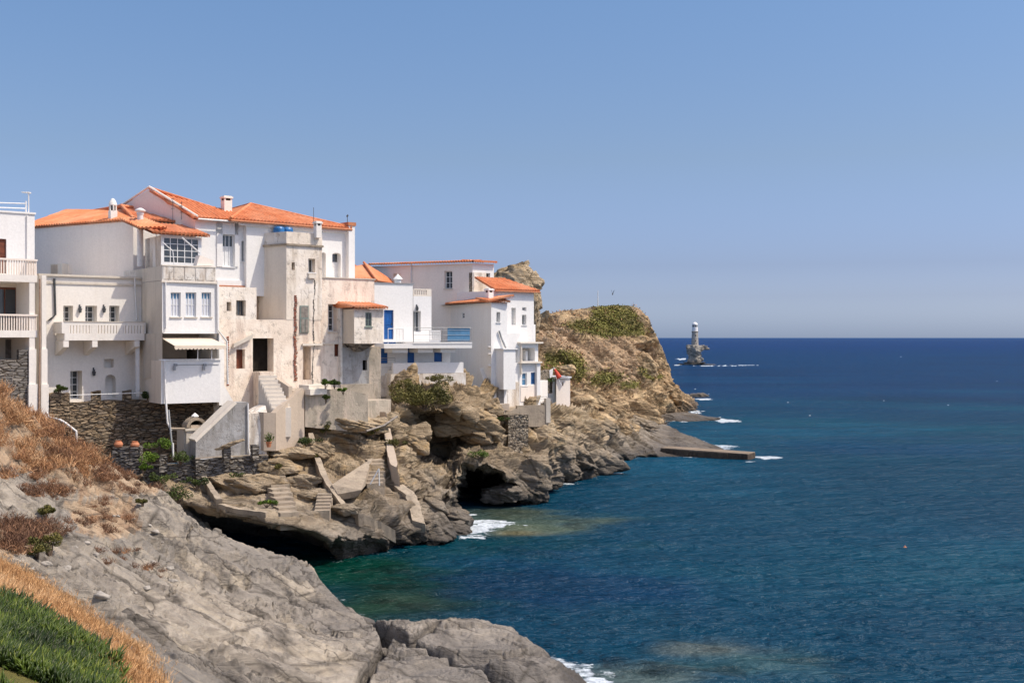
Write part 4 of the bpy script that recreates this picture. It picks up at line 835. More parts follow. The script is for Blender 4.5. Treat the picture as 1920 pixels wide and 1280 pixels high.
# ---------------- H2: white house with three curtained windows, awning terrace
def h2():
    C = XY(304, 60.6); L = XY(255, 64.3); YR = along(304, 60.6, TH, 411); R = XY(411, YR); z0 = ZZ(526, 60.6); z1 = ZZ(625, 60.6); zt = ZZ(498, 60.6)
    h = House('awning_house', (*C, ZZ(770, 60.6)), 'narrow white house with three curtained windows over a cream awning')
    k = {'dep': .16, 'g': (3, 2), 'top': .26, 'pm': 'bluescreen', 'cm': 'blind', 'sm': 'grayplaster'}
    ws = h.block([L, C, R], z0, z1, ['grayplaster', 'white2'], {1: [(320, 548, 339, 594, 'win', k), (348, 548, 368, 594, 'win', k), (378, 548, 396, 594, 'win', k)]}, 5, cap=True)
    h.W('white2').poly([(*C, z1), (*R, z1), (*back(R, 5), z1), (*back(C, 5), z1)])
    w = ws[1]; wl_ = ws[0]
    # rounded shaft on the left side, up to the terrace
    h.wall(XY(246, 64.6), XY(288, 61.7), z1, ZZ(752, 62), 'cream'); w5 = h.wall(XY(288, 61.7), XY(302, 61.1), z1, ZZ(674, 61), 'white')
    mb = h.W('cream'); 
    # terrace recess behind the awning, back wall and sides
    zf = ZZ(676, 60.6); b0, b1 = back(C, 2.6), back(R, 2.6)
    h.wall(b0, b1, z1, zf-1, 'tanwall', [(350, 648, 372, 674, 'dark', {'door': 1})]); h.wall(back(C, 2.6), (C[0]+.01, C[1]), z1, zf-1, 'grayplaster'); h.wall(R, back(R, 2.6), z1, zf-3.8, 'white2')
    h.wall(back((R[0], R[1]), 2.6), (R[0]-.12, R[1]-.1), z1, zf, 'white2')
    # lower block
    wlw = h.block([XY(246, 64.6), XY(302, 60.4), XY(413, along(302, 60.4, TH, 413)-.4)], zf, ZZ(757, 60.4), ['cream', 'white2'], {}, 5, par=.25)
    w3 = wlw[1]; c = MB(); w3.box(c, -.05, w3.L+.1, zf+.001, zf+.08, -.25, .06); c.build('coping', M['white2'], h.r)
    pr = MB(); pr.tube([w3.at(307, 676, .1), w3.at(309, 740, .1), w3.at(312, 792, .2), w3.at(318, 806, .3)], .055, 7); pr.build('drainpipe', M['pipe'], h.r, True)
    for px in (327, 382):
        m = MB(); u = w3.u(px); z = ZZ(684, w3.Y(px)); w3.box(m, u-.04, u+.12, z-.06, z+.06, 0, .14); w3.box(m, u-.09, u+.02, z-.28, z-.05, .05, .17); m.build('wall_lamp', M['metal'], h.r)
    m = MB(); w3.box(m, w3.u(330), w3.u(410), ZZ(684, w3.Y(370)), ZZ(684, w3.Y(370))+.03, .001, .03); m.build('conduit', M['metal'], h.r)
    # awning with scalloped valance
    za = z1-.22; zb = za-.42; a0, a1 = w.u(307), w.u(399); aw = MB()
    q0 = [w.p(a0, za, -.35), w.p(a1, za, -.35)]; q1 = [w.p(a0+.1, zb, 1.15), w.p(a1+.25, zb, 1.15)]; n = 14
    aw.hexa([q0[0], q0[1], q1[1], q1[0]], [x-Vector((0, 0, .03)) for x in (q0[0], q0[1], q1[1], q1[0])])
    for i in range(n):
        a, b = q1[0].lerp(q1[1], i/n), q1[0].lerp(q1[1], (i+1)/n); mid = a.lerp(b, .5); dz = Vector((0, 0, 1)); o_ = w.n*.02
        lo = [a-dz*.14, a.lerp(b, .2)-dz*.2, mid-dz*.22, a.lerp(b, .8)-dz*.2, b-dz*.14]; aw.hexa([a, b]+lo[::-1], [x+o_ for x in [a, b]+lo[::-1]])
    aw.build('awning', M['cloth'], h.r); m = MB(); m.tube([w.p(a0+1.5, zf, .9), w.p(a0+1.5, zb, .95)], .025, 5); m.build('awning_pole', M['frame'], h.r); m = MB(); m.tube([w.p(a1-.5, zf, .9), w.p(a1-.5, zb, .95)], .025, 5); m.build('awning_pole', M['frame'], h.r)
    # upper terrace parapet of pale panels, sunroom, small tiled roof
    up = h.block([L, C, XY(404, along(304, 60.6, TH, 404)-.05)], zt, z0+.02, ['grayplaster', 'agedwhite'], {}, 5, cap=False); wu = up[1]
    for i in range(5):
        m = MB(); x0 = wu.L*i/5+.05; x1 = wu.L*(i+1)/5-.03; wu.box(m, x0, x1, z0+.1, zt-.06, .001, .035); m.build('parapet_panel', M['agedwhite'], h.r)
    cp = MB(); wu.box(cp, -.05, wu.L+.05, z0-.08, z0+.018, .001, .09); cp.build('cornice', M['cream'], h.r); cp = MB(); wu.box(cp, -.02, wu.L+.02, zt+.001, zt+.06, -.2, .05); cp.build('coping', M['cream'], h.r)
    gl = XY(302, 62.6); gr = XY(378, along(302, 62.6, TH, 378)); za, zc = ZZ(497, 62), ZZ(441, 62.6); ws2 = h.wall(gl, gr, zc, zt-.5, 'frame', [(306, 446, 373, 494, 'win', {'g': (5, 4), 'dep': .06, 'b': .05, 'sill': 0, 'top': 1})])
    h.wall(XY(272, 65.0), gl, zc, zt-.5, 'agedwhite'); h.wall(gr, back(gr, 4), zc, zt-.5, 'white2')
    e0 = P(270, 424, 66.0); e0.z = zc+.12; e1 = Vector((*ws2.p(ws2.L+.35, 0, .35).xy, zc+.12)); e00 = Vector((*ws2.p(-.6, 0, .35).xy, zc+.12)); bk = Vector((BK[0], BK[1], 0))*3.0+Vector((0, 0, .75))
    tiles(h, [e00, e1, e1+bk, e00+bk], (0, 1)); tiles(h, [e00+Vector((-.9, .6, .28)), e00+Vector((.6, .5, .28)), e00+Vector((.6, .5, .28))+bk, e00+Vector((-.9, .6, .28))+bk], (0, 1))
    hr = MB(); hr.tube([wu.at(310, 453, -.4), wu.at(328, 470, -.3), wu.at(331, 497, -.3)], .03, 6); hr.tube([wu.at(340, 446, .1), wu.at(376, 474, -.1)], .04, 6); hr.build('stair_rail', M['frame'], h.r)
    sl2 = MB(); sl2.hexa([wu.at(376, 478, -.1), wu.at(402, 488, -.1), wu.at(402, 498, -.1), wu.at(370, 498, -.1)], [wu.at(376, 478, -.6), wu.at(402, 488, -.6), wu.at(402, 498, -.6), wu.at(370, 498, -.6)]); sl2.build('stair_side', M['paleshade'], h.r)
    # white flank that slopes out to the right at the bottom
    fk = MB(); f1 = back(R, .8); Q = Wall(R, XY(440, along(411, YR, TH, 440))); fk.hexa([Q.at(411, 620, -.3), Q.at(425, 640, -.3), Q.at(425, 722, -.3), Q.at(446, 760, -.3), Q.at(411, 760, -.3)], [Q.at(411, 620, -.7), Q.at(425, 640, -.7), Q.at(425, 722, -.7), Q.at(446, 760, -.7), Q.at(411, 760, -.7)]); fk.build('buttress', M['white2'], h.r)
    h.pipe([w.at(309, 528, .08), w.at(310, 615, .08), w.at(303, 624, .1)], .045); h.pipe([w.at(406, 528, .08), w.at(407, 618, .08), w.at(424, 640, .1), w.at(425, 720, .15)], .05)
    h.done()
h2()
# ---------------- H3: gabled house above, worn facade below
def h3():
    C = XY(366, 65.2); R = XY(479, along(366, 65.2, TH, 479)); L = XY(228, 70.8); z = ZZ(409, 65.2); zb = ZZ(537, 65.2)
    h = House('gabled_house', (*C, zb), 'tall white house with a steep orange gable roof and a square chimney')
    w = h.wall(C, R, z, zb, 'white2', [(417, 440, 439, 500, 'win', {'g': (3, 1), 'top': .36, 'cm': 'frame', 'dep': .2}), (453, 452, 466, 490, 'win', {'g': (1, 2), 'dep': .3})])
    fr = MB(); 
    for r in ((406, 418, 416.6, 500), (439.5, 418, 446, 500), (406, 418, 446, 439.5)): w.pbox(fr, r, .002, .07)
    fr.build('window_surround', M['white2'], h.r)
    sk = MB(); w.box(sk, .3, w.L+.05, zb-.04, zb+.12, .001, .16); sk.build('ledge', M['terra'], h.r); sk = MB(); w.box(sk, 1.3, w.L+.03, zb+.125, zb+.42, .001, .1); sk.build('skirting', M['white2'], h.r)
    ap = P(280, 354, 68.2); cl = Vector((*L, ZZ(388, 70.8))); cr = Vector((*C, z)); low = Vector((L[0], L[1], zb)); lo2 = Vector((C[0], C[1], zb))
    dm = (cr-cl); dm.z = 0; # gable wall lies in the plane L-C
    t = (Wall(L, C).u(280)); W1 = Wall(L, C); ap = W1.p(t, ZZ(354, W1.Y(280)))
    h.W('paleshade').poly([low, lo2, cr, ap, cl]); h.wall(R, back(R, 6), z, zb, 'white2'); rr = Vector((*R, z))
    bkv = Vector((BK[0], BK[1], 0)); d = w.d; o1 = w.n*.3
    # front pitch: apex, eave, far corner
    tiles(h, [cr+o1-w.d*.25, rr+o1+w.d*.25, rr+d*.1+bkv*.6+Vector((0, 0, .15)), ap+Vector((0, 0, .12))-W1.d*.1], (0, 1))
    tiles(h, [ap+Vector((0, 0, .1)), cl+Vector((0, 0, .1))-W1.d*.2, cl+bkv*5+Vector((1.5, 0, .1)), ap+bkv*4+Vector((2.5, 0, .0))], (1, 2))
    ridge(h, ap, rr+bkv*.5+Vector((0, 0, .12)), .09); rk = MB(); rk.tube([cl+Vector((0, 0, .1)), ap+Vector((0, 0, .12)), cr+Vector((0, 0, .08))+o1], .07, 6); rk.build('verge', M['paleshade'], h.r)
    chimney(h, 414, 435, 368, 404, 68.3, 'paleshade', 'flat')
    h.pipe([w.at(477, 415, .2), w.at(477.5, 440, .1), w.at(478.5, 560, .1), w.at(480, 600, .1)], .05, 'rustpipe')
    g = MB(); g.tube([cr+o1*1.3+Vector((0, 0, -.08)), rr+o1*1.3+w.d*.3+Vector((0, 0, -.08))], .06, 6); g.build('gutter', M['pipe'], h.r)
    an = MB(); 
    for px, a, b in ((324, 371, 415), (340, 378, 412)):
        y = 66; an.tube([P(px, b, y), P(px, a, y)], .015, 4)
        for k in range(4): q = P(px, a+k*6+2, y); an.tube([q+Vector((-.12, .08, 0)), q+Vector((.12, -.08, 0))], .012, 4)
    an.build('aerial', M['darkmetal'], h.r); h.done()
    # worn facade: left ruin and the landing in front of the tower
    A = XY(408, along(304, 60.6, TH, 408)+1.2); YA = A[1]; B = XY(481, along(408, YA, TH, 481)); D = XY(601, along(408, YA, TH, 601)); zt = zb-.06; z6 = ZZ(599, along(408, YA, TH, 500))
    g = House('weathered_house', (*A, ZZ(790, YA)), 'weathered plaster house with a square tower, a dark doorway and peeling walls')
    Wf = Wall(A, D); m_ = Wf.at(411+0, 0); 
    g.wall(A, B, zt, z6, 'aged', [(425, 566, 434, 583, 'dark', {'dep': .5, 'mat': 'greywood'}), (443, 563, 461, 592, 'win', {'fm': 'greywood', 'g': (3, 1), 'dep': .35, 'sill': 0})])
    g.wall(A, D, z6, ZZ(800, YA), 'agedpink', [(443, 655, 459, 691, 'dark', {'dep': .3, 'mat': 'brown'}), (474, 634, 513, 702, 'dark', {'dep': .75, 'door': 1}), (568, 650, 583, 712, 'niche', {'dep': .8})])
    g.wall(B, back(B, 5), zt, z6, 'aged'); g.W('agedpink').poly([(*A, z6), (*D, z6), (*back(D, 6), z6), (*back(A, 6), z6)]); g.wall(back(A, 6), A, zt, ZZ(800, YA), 'aged'); g.wall(D, back(D, 6), z6, ZZ(800, YA), 'agedpink')
    # tower
    TL = XY(486, along(366, 65.2, TH, 479)+.3); YC = Wf.Y(537)-.02; TC = XY(537, YC); TR = XY(604, along(537, YC, TH, 604)); tt = ZZ(434, YC); t5 = ZZ(460, YC)
    tw = g.block([TL, TC, TR], t5, z6-.0, ['cream', 'aged'], {1: [(547, 492, 553, 506, 'dark', {'dep': .5}), (578, 485, 591, 511, 'win', {'g': (2, 1), 'dep': .4, 'sill': 1}), (562, 573, 578, 622-23, 'niche', {'dep': .01})]}, 4.5)
    g.block([TL, TC, TR], tt, t5+.12, ['agedwhite', 'aged'], {}, 4.5, par=.5)
    cb = MB()
    for ww in tw: ww.box(cb, -.05, ww.L+.05, t5+.002, t5+.118, -.3, .1)
    cb.build('corbel', M['concrete'], g.r)
    # tall window, crack, brick quoin, step
    fw = tw[1]; m = MB(); fw.pbox(m, (562, 573, 578, 624), .003, .05); x = m.build('shutter', M['greenwood'], g.r); m = MB(); fw.pbox(m, (564, 598, 570, 623), .051, .07); fw.pbox(m, (571.5, 598, 576.5, 623), .051, .07); fw.pbox(m, (564, 575, 576.5, 595), .051, .06); m.build('panel', M['greywood'], x)
    br = MB(); z_ = ZZ(549, YC); k = 0
    while z_ > ZZ(708, YC):
        u = fw.u(554)+.03*math.sin(k*.5)+random.uniform(-.02, .02); k += 1; z_ -= .115
        fw.box(br, u-.08-random.uniform(0, .04), u+random.uniform(.05, .09), z_-.1, z_-.015, .001, .03)
    br.build('brick_strip', M['brick'], g.r)
    cr_ = MB(); z_ = ZZ(523, YC); u = fw.u(590)
    while z_ > ZZ(716, YC):
        u += random.uniform(-.05, .05)+(fw.u(590)-u)*.1; a = random.uniform(.012, .055); cr_.poly([fw.p(u-a, z_-.2, .004), fw.p(u+a*.8, z_-.22, .004), fw.p(u+a, z_, .004), fw.p(u-a*.6, z_+.02, .004)]); z_ -= .17
    cr_.build('crack', M['greystone'], g.r)
    lg = MB(); fw.box(lg, fw.u(566), fw.u(603), ZZ(648, YC)-.0, ZZ(644, YC), .001, .12); lg.build('ledge', M['cream'], g.r); lg = MB(); fw.box(lg, fw.u(577), fw.u(590), ZZ(520, YC), ZZ(513, YC), .001, .18); lg.build('ledge', M['cream'], g.r)
    m = MB(); m.hexa([Wf.at(434, 652, .02), Wf.at(470, 634, .02), Wf.at(471, 626, .02), Wf.at(436, 644, .02)], [Wf.at(434, 652, .25), Wf.at(470, 634, .25), Wf.at(471, 626, .25), Wf.at(436, 644, .25)]); m.build('canopy_scar', M['grayplaster'], g.r)
    m = MB(); u = Wf.u(427); z_ = ZZ(630, Wf.Y(427))
    while z_ > ZZ(722, Wf.Y(427)): Wf.box(m, u-.06, u+.06, z_-.12, z_-.02, .002, .04); z_ -= .14
    m.build('brick_strip', M['brick'], g.r)
    bl = MB(); Wf.pbox(bl, (474, 696, 499, 780), .001, .9); bl.build('stair_block', M['agedpink'], g.r)
    # chimney pots at the back of the tower and the blue tank
    chimney(g, 588, 603, 415, 446, 67.8, 'white', 'flat'); g.done()
    tk = MB(); zf = tt-.5
    for px_, y_ in ((523, 67.9), (539, 68.3)): q_ = P(px_, 437, y_); tk.lathe((q_.x, q_.y, zf), [(.30, 0), (.34, .06), (.34, .78), (.28, .88), (.1, .92)], 18)
    tk.tube([Vector((P(523, 437, 67.9).x, 67.9, zf+.7)), Vector((P(539, 437, 68.3).x, 68.3, zf+.7))], .10, 6)
    one(tk, 'water_tank', M['bluetarp'], 'blue plastic water tank standing on the weathered tower roof', 'water tank', smooth=True)
h3()
# ---------------- stairs in front of the weathered house
def stairs():
    A = XY(517, 61.4); B = XY(567, 63.3); w = Wall(A, B); h = House('outdoor_staircase', (*A, ZZ(828, 61.4)), 'tan plastered outdoor staircase with a sloping parapet and worn steps', 'staircase')
    m = MB(); f = [w.at(517, 774), w.at(567, 727), w.at(570, 733), w.at(571, 836), w.at(517, 845)]; m.hexa(f, [p-w.n*.38 for p in f]); m.build('parapet', M['tanwall'], h.r)
    m = MB(); a = w.at(504, 772, -.05); b = w.at(517, 774, -.2); f = [w.at(505, 773, -.4), w.at(516.5, 774, -.001), w.at(516.5, 845, -.001), w.at(505, 845, -.4)]; m.hexa(f, [p-w.n*1.6 for p in f]); m.build('pier', M['tanwall'], h.r)
    q = Wall(XY(513, 63.6), XY(548, 62.9)); m = MB(); f = [q.at(513, 702), q.at(548, 724), q.at(548, 800), q.at(513, 800)]; m.hexa(f, [p-q.n*-.3 for p in f]); m.build('inner_parapet', M['tanwall'], h.r)
    for k in range(9):
        m = MB(); t = k/8; px = 500+26*t; py = 704+60*t; y = 63.0-1.0*t; c = P(px, py, y); d = (math.cos(math.radians(15)), math.sin(math.radians(15))); m.box((c.x-.42, c.y-.1, c.z-1.6), d, 1.0, .42, 1.6); m.build('step', M['cream'], h.r)
    m = MB(); f = [P(470, 775, 61.2), P(498, 760, 61.9), P(501, 775, 61.4), P(500, 860, 61.4), P(467, 860, 61.0), P(467, 777, 61.0)]; m.hexa(f, [p+Vector((-.6, .9, 0)) for p in f]); m.build('landing_block', M['agedwhite'], h.r)
    h.done()
stairs()
# ---------------- H5: house with the long hipped roof behind the tower
def h5():
    E0 = XY(462, 66.9); E1 = XY(654, along(470, 67.4, TH, 654)); z = ZZ(416, 67.4); w = Wall(E0, E1); zb = ZZ(560, 72)
    h = House('long_roofed_house', (*E1, zb), 'white house with a long hipped orange roof and a tall corner pillar')
    w = h.wall(E0, E1, z, zb, 'white2', [(603, 473, 611, 521, 'win', {'arch': 1, 'g': (1, 1), 'dep': .35, 'top': .3, 'cm': 'frame', 'sill': 0, 'pm': 'blind'}), (623, 474, 639, 522, 'win', {'arch': 1, 'rise': .5, 'g': (1, 2), 'dep': .35, 'top': .35, 'cm': 'frame', 'sill': 0})])
    h.wall(E1, back(E1, 7), z, zb, 'white2'); h.wall(back(E1, 7), back(E0, 7), z, zb, 'white2'); h.wall(back(E0, 7), E0, z, zb, 'white2')
    ap = P(470, 384, 71.8); e0 = Vector((*E0, z))+w.n*.35-w.d*1.2; e1 = Vector((*E1, z))+w.n*.35
    lf = P(398, 389, 78.0); lf.z = ap.z
    tiles(h, [e0, e1, ap], (0, 1)); tiles(h, [lf, e0, ap], (0, 1), over=0); ridge(h, ap, e1, .09); ridge(h, ap, e0, .09); ridge(h, ap, lf, .09)
    bkp = Vector((*back((e1.x, e1.y), 7), z)); tiles(h, [e1, bkp, ap], (0, 1)); bl = Vector((*back((e0.x, e0.y), 8), z)); tiles(h, [e0-Vector((0,0,.01)), lf, bl], (0, 2), name='roof')
    g = MB(); w.box(g, -.5, w.L, z-.28, z-.06, .001, .16); g.build('cornice', M['white2'], h.r); g = MB(); g.tube([e0+Vector((0, 0, -.08)), e1+Vector((0, 0, -.08))], .07, 6); g.build('gutter', M['terra'], h.r)
    pl = MB(); W2 = w; W2.box(pl, w.u(648), w.u(657)+.1, zb, ZZ(424, w.Y(652)), -.5, .35); pl.build('pillar', M['white2'], h.r); k = MB(); W2.box(k, w.u(648)-.06, w.u(657)+.16, ZZ(424, w.Y(652))+.001, ZZ(417.5, w.Y(652)), -.55, .4); k.build('pillar_cap', M['terra'], h.r)
    an = MB(); an.tube([w.at(653, 418, -.1), w.at(653, 404, -.1)], .02, 4); an.tube([P(588, 418, 70), P(588, 389, 70)], .015, 4); an.tube([w.at(652, 406, -.1), w.at(654, 403, -.1)], .06, 4); an.build('aerial', M['darkmetal'], h.r)
    h.done()
h5()
# ---------------- H6: pink flat house with an overhanging tiled bay
def h6():
    A = XY(601, 68.2); B = XY(702, along(601, 68.2, TH, 702)); zt = ZZ(521, 68.2); zb = ZZ(735, 68); h = House('pink_house', (*A, zb), 'flat-roofed pinkish plaster house with a small tiled bay hung on its corner')
    w = h.block([A, B], zt, zb, 'agedpink', {0: [(615, 570, 633, 621, 'win', {'g': (2, 4), 'dep': .55, 'b': .08, 'sm': 'cream'}), (627, 645, 636, 668, 'panel', {'mat': 'brown', 'name': 'shutter', 'dep': .15}), (609, 648, 610, 649, 'niche', {'dep': .01})]}, 6, par=.2)[0]
    h.coping([A, B], zt, 'grayplaster', .07); c = MB(); w.box(c, .0, w.u(636), ZZ(645, w.Y(615)), ZZ(642, w.Y(615)), .001, .08); c.build('ledge', M['cream'], h.r)
    m = MB(); w.box(m, w.u(634), w.u(638), zb, ZZ(572, 70), .001, .25); m.build('buttress', M['agedwhite'], h.r)
    # bay
    L = XY(641, w.Y(641)-.1); C = XY(664, w.Y(641)-1.4); R = XY(719, along(664, C[1], TH, 719)); zt = ZZ(579, C[1]); zb2 = ZZ(644, C[1]); b = MB()
    g = House('x', (0, 0, 0), 'x'); bpy.data.objects.remove(g.r); g.r = h.r
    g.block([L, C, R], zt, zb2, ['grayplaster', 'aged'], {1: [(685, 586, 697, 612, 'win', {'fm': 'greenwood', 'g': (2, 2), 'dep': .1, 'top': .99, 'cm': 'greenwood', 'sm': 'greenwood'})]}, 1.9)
    for k, mb in g.w.items():
        if k == 'aged': mb.poly([(*L, zb2), (*C, zb2), (*R, zb2), (*back(R, 1.9), zb2), (*back(L, 1.9), zb2)])
    for k, mb in g.w.items(): mb.build('bay', M[k], h.r)
    W2 = Wall(C, R); n0 = W2.n*.3; e = [Vector((*C, zt+.12))+n0-W2.d*.15, Vector((*R, zt+.12))+n0+W2.d*.15]; bk = Vector((BK[0], BK[1], 0))*2.2+Vector((0, 0, .32)); tiles(h, [e[0], e[1], e[1]+bk, e[0]+bk], (0, 1))
    e2 = Vector((*L, zt+.12)); tiles(h, [e2+Vector((-.15, -.1, .0)), e[0]+Vector((-.05, .1, .0)), e[0]+bk, e2+bk], (0, 1))
    # lower wall under the bay
    L2 = XY(640, w.Y(640)-.2); R2 = XY(692, along(640, L2[1], TH-14, 692)); R3 = XY(706, along(640, L2[1], TH-14, 692)+1.6)
    h.block([L2, R2], zb2+.001-.25, ZZ(775, L2[1]), 'agedblue', {0: [(680, 675, 688, 694, 'dark', {'dep': .4})]}, 2.5)
    fo = MB(); w3 = Wall(L2, R2); w3.box(fo, -.1, w3.L+.25, ZZ(780, L2[1]), ZZ(720, L2[1]), -1.2, .22); w3.box(fo, w3.L+.02, w3.L+.8, ZZ(780, L2[1]), ZZ(650, L2[1]), -2.4, -.1); fo.build('footing', M['agedconc'], h.r)
    un = MB(); un.hexa([W2.p(.3, zb2-.01, -.2), W2.p(W2.L-.4, zb2-.01, -.2), W2.p(W2.L-.4, zb2-.01, -1.6), W2.p(.3, zb2-.01, -1.6)], [W2.p(.7, zb2-.45, -.9), W2.p(W2.L-1.0, zb2-.5, -.9), W2.p(W2.L-1.0, zb2-.5, -1.6), W2.p(.7, zb2-.45, -1.6)]); un.build('bay_corbel', M['greystone'], h.r)
    h.done()
    # hipped roof of the house behind
    g = House('rear_orange_roof_house', P(680, 540, 82), 'small house behind showing only its orange hipped roof', 'house'); a = P(655, 523, 82); b = P(706, 523, 84.5); b.z = a.z; ap = P(682, 493, 86); ap2 = P(664, 493, 88); ap2.z = ap.z
    tiles(g, [a+Vector((-3, 0, 0)), b, ap, ap2], (0, 1)); tiles(g, [b, b+Vector((1.0, 6, 0)), ap], (0, 1)); ridge(g, b, ap, .09); A_, B_ = (a.x-2.7, a.y+.4), (b.x-.2, b.y+.4); g.wall(A_, B_, a.z-.1, a.z-3, 'white'); g.wall(B_, (B_[0]+.8, B_[1]+5), a.z-.1, a.z-3, 'white'); g.done()
h6()
# ---------------- H7: white flats with blue doors and long balcony
def h7():
    A = XY(699, 76.0); B = XY(774, along(699, 76, TH-8, 774)); C = XY(809, along(774, B[1], TH-8, 809)); h = House('blue_door_house', (*A, ZZ(720, 76)), 'white house with bright blue doors on two levels and a long balcony')
    z1 = ZZ(531, 76); z2 = ZZ(541, B[1]); zs = ZZ(641, 76); w = Wall(A, B)
    wa = h.block([A, B], z1, zs, 'white2', {0: [(720, 581, 738, 636, 'panel', {'mat': 'blue', 'dep': .12})]}, 6, par=.15)[0]; h.coping([A, B], z1, 'metal', .06)
    wb = h.block([(B[0]+.05, B[1]+.05), C], ZZ(555, B[1]), zs, 'white2', {0: [(775, 583, 789, 622, 'win', {'dep': .35, 'g': (2, 1), 'sill': 0, 'top': .99})]}, 5)[0]
    ms = MB(); zz0 = ZZ(555, B[1]); wb.box(ms, 0, wb.L, zz0+.001, zz0+.1, -.15, .0); wb.box(ms, 0, wb.L, z2-.08, z2, -.15, 0); wb.box(ms, wb.L-.35, wb.L, zz0+.1, z2-.08, -.16, .001)
    k = 0.0
    while k < wb.L-.4: wb.box(ms, k, k+.07, zz0+.1, z2-.08, -.12, -.02); k += .17
    ms.build('balustrade', M['cream'], h.r)
    # lower level, set back under the slab
    zl = ZZ(702, 76); A2, C2 = back(A, .3), back(XY(846, along(774, B[1], TH-8, 846)), .1); w2 = h.wall((A2[0], A2[1]), C2, zs-.3, zl-1.5, 'white2', [(713, 652, 727, 681, 'panel', {'mat': 'blue', 'dep': .06}), (764, 651, 777, 680, 'panel', {'mat': 'blue', 'dep': .06}), (814, 650, 829, 678, 'panel', {'mat': 'blue', 'dep': .06}), (840, 652, 869, 676, 'niche', {'dep': 1.0})][:3])
    h.wall(C2, back(C2, 3), zs-.3, zl-1.5, 'cream')
    # long slab with white fascia
    D = XY(885, 78.6); s0 = (w.p(.0, 0, .9).x, w.p(0, 0, .9).y); s1 = XY(700, 74.9); WS = Wall(XY(704, 74.6), XY(885, along(704, 74.6, 27, 885))); mb = MB(); WS.box(mb, .6, WS.L, zs-.42, zs-.12, -2.2, .0); WS.box(mb, WS.u(775), WS.L, zs-.12+.001, zs-.02, -2.2, .04); sb = mb.build('balcony_slab', M['white2'], h.r)
    mb = MB(); 
    for px in (742, 790, 833): u = WS.u(px); WS.box(mb, u-.12, u+1.0, zs-.72, zs-.421, -2.1, -.35)
    mb.build('beam', M['white2'], sb)
    railing(h, [WS.p(.9, zs-.12, -.05), WS.p(WS.u(757), zs-.12, -.05)], 1.0, 'frame', .8, 0, 'railing', .02, sb); m = MB(); k = WS.u(744)
    while k < WS.u(757): m.tube([WS.p(k, zs-.1, -.05), WS.p(k, zs+.86, -.05)], .014, 4); k += .11
    m.build('bars', M['frame'], sb); railing(h, [WS.p(WS.u(776), zs-.02, -.05), WS.p(WS.L-.05, zs-.02, -.05)], .98, 'metal', 1.5, 3, 'railing', .02, sb)
    m = MB(); WS.box(m, WS.u(840), WS.u(882), zs+.06, zs+.94, -.1, -.08); m.build('windscreen', M['bluescreen'], sb)
    m = MB(); a, b = WS.u(810), WS.u(831); WS.box(m, a, b, zs+.7, zs+.78, -.5, -.45); WS.box(m, a, b, zs, zs+.1, -.5, -.45)
    for k in range(6): WS.box(m, a+(b-a-.08)*k/5, a+(b-a-.08)*k/5+.09, zs+.1, zs+.7, -.5, -.46)
    m.build('lattice', M['frame'], sb)
    # lower terrace parapet and the rough white base
    WL = Wall(XY(737, 76.0), XY(869, along(737, 76.0, 27, 869))); mb = MB(); WL.box(mb, 0, WL.L, ZZ(701, 75.2), ZZ(681, 75.2), -.25, 0); WL.box(mb, 0, WL.L, ZZ(701, 75.2)-.01, ZZ(701, 75.2)+.2, -2.5, -.25); mb.build('terrace_parapet', M['white2'], h.r)
    mb = MB(); WL.box(mb, -.2, WL.L+.15, ZZ(735, 75.2)-1, ZZ(701, 75.2)-.012, -2.5, .06); WL.box(mb, -1.7, -.2, ZZ(745, 75.2), ZZ(705, 75.2), -3, -.6); mb.build('plinth', M['agedwhite'], h.r)
    railing(h, [w2.p(w2.u(706), zl+.35, .6), w2.p(w2.u(735), zl+.35, .5)], .75, 'metal', 1, 3, 'railing', .015)
    lamp(h, wb, 781, 574, .1); m = MB(); c = P(746, 530, 77.4); m.lathe(c, [(.22, 0), (.22, .22), (.34, .24), (.06, .55), (.03, .6)], 8); m.build('chimney_cowl', M['white2'], h.r)
    h.done()
h7()
# ---------------- H9: shaded upper house with tiled edge
def h9():
    L = XY(700, 90.0); C = XY(886, 86.2); R = XY(926, along(886, 86.2, TH, 926)); z = ZZ(493.5, 86.2); zb = ZZ(640, 86); h = House('tile_edged_house', (*C, zb), 'long pale upper house in shade with a thin tiled roof edge')
    h.block([L, C, R], z, zb, ['paleshade', 'white2'], {0: [(833, 508, 848, 541, 'win', {'g': (2, 3), 'dep': .3, 'sm': 'grayplaster'}), (737, 513, 751, 531, 'niche', {'dep': .3})], 1: [(911, 512, 919, 536, 'win', {'g': (1, 1), 'dep': .3, 'fm': 'greywood', 'sill': 0})]}, 7)
    w1, w2 = Wall(L, C), Wall(C, R); m = MB(); w2.pbox(m, (887.5, 511, 911, 566), .003, .05); m.build('bare_render', M['aged'], h.r); m = MB(); w1.pbox(m, (880, 511, 886, 562), .003, .04); m.build('bare_stone', M['rubble'], h.r)
    for ww, nm in ((w1, 0), (w2, 1)):
        o = ww.n*.3; a = ww.p(-.3 if nm == 0 else -.1, z+.14)+o; b = ww.p(ww.L+.1, z+.14)+o; k = ww.n*-1.6+Vector((0, 0, .12)); tiles(h, [a, b, b+k, a+k], (0, 1), rise=.07)
    h.pipe([w1.at(772, 494, .1), w1.at(772, 545, .1)], .05); h.done()
h9()
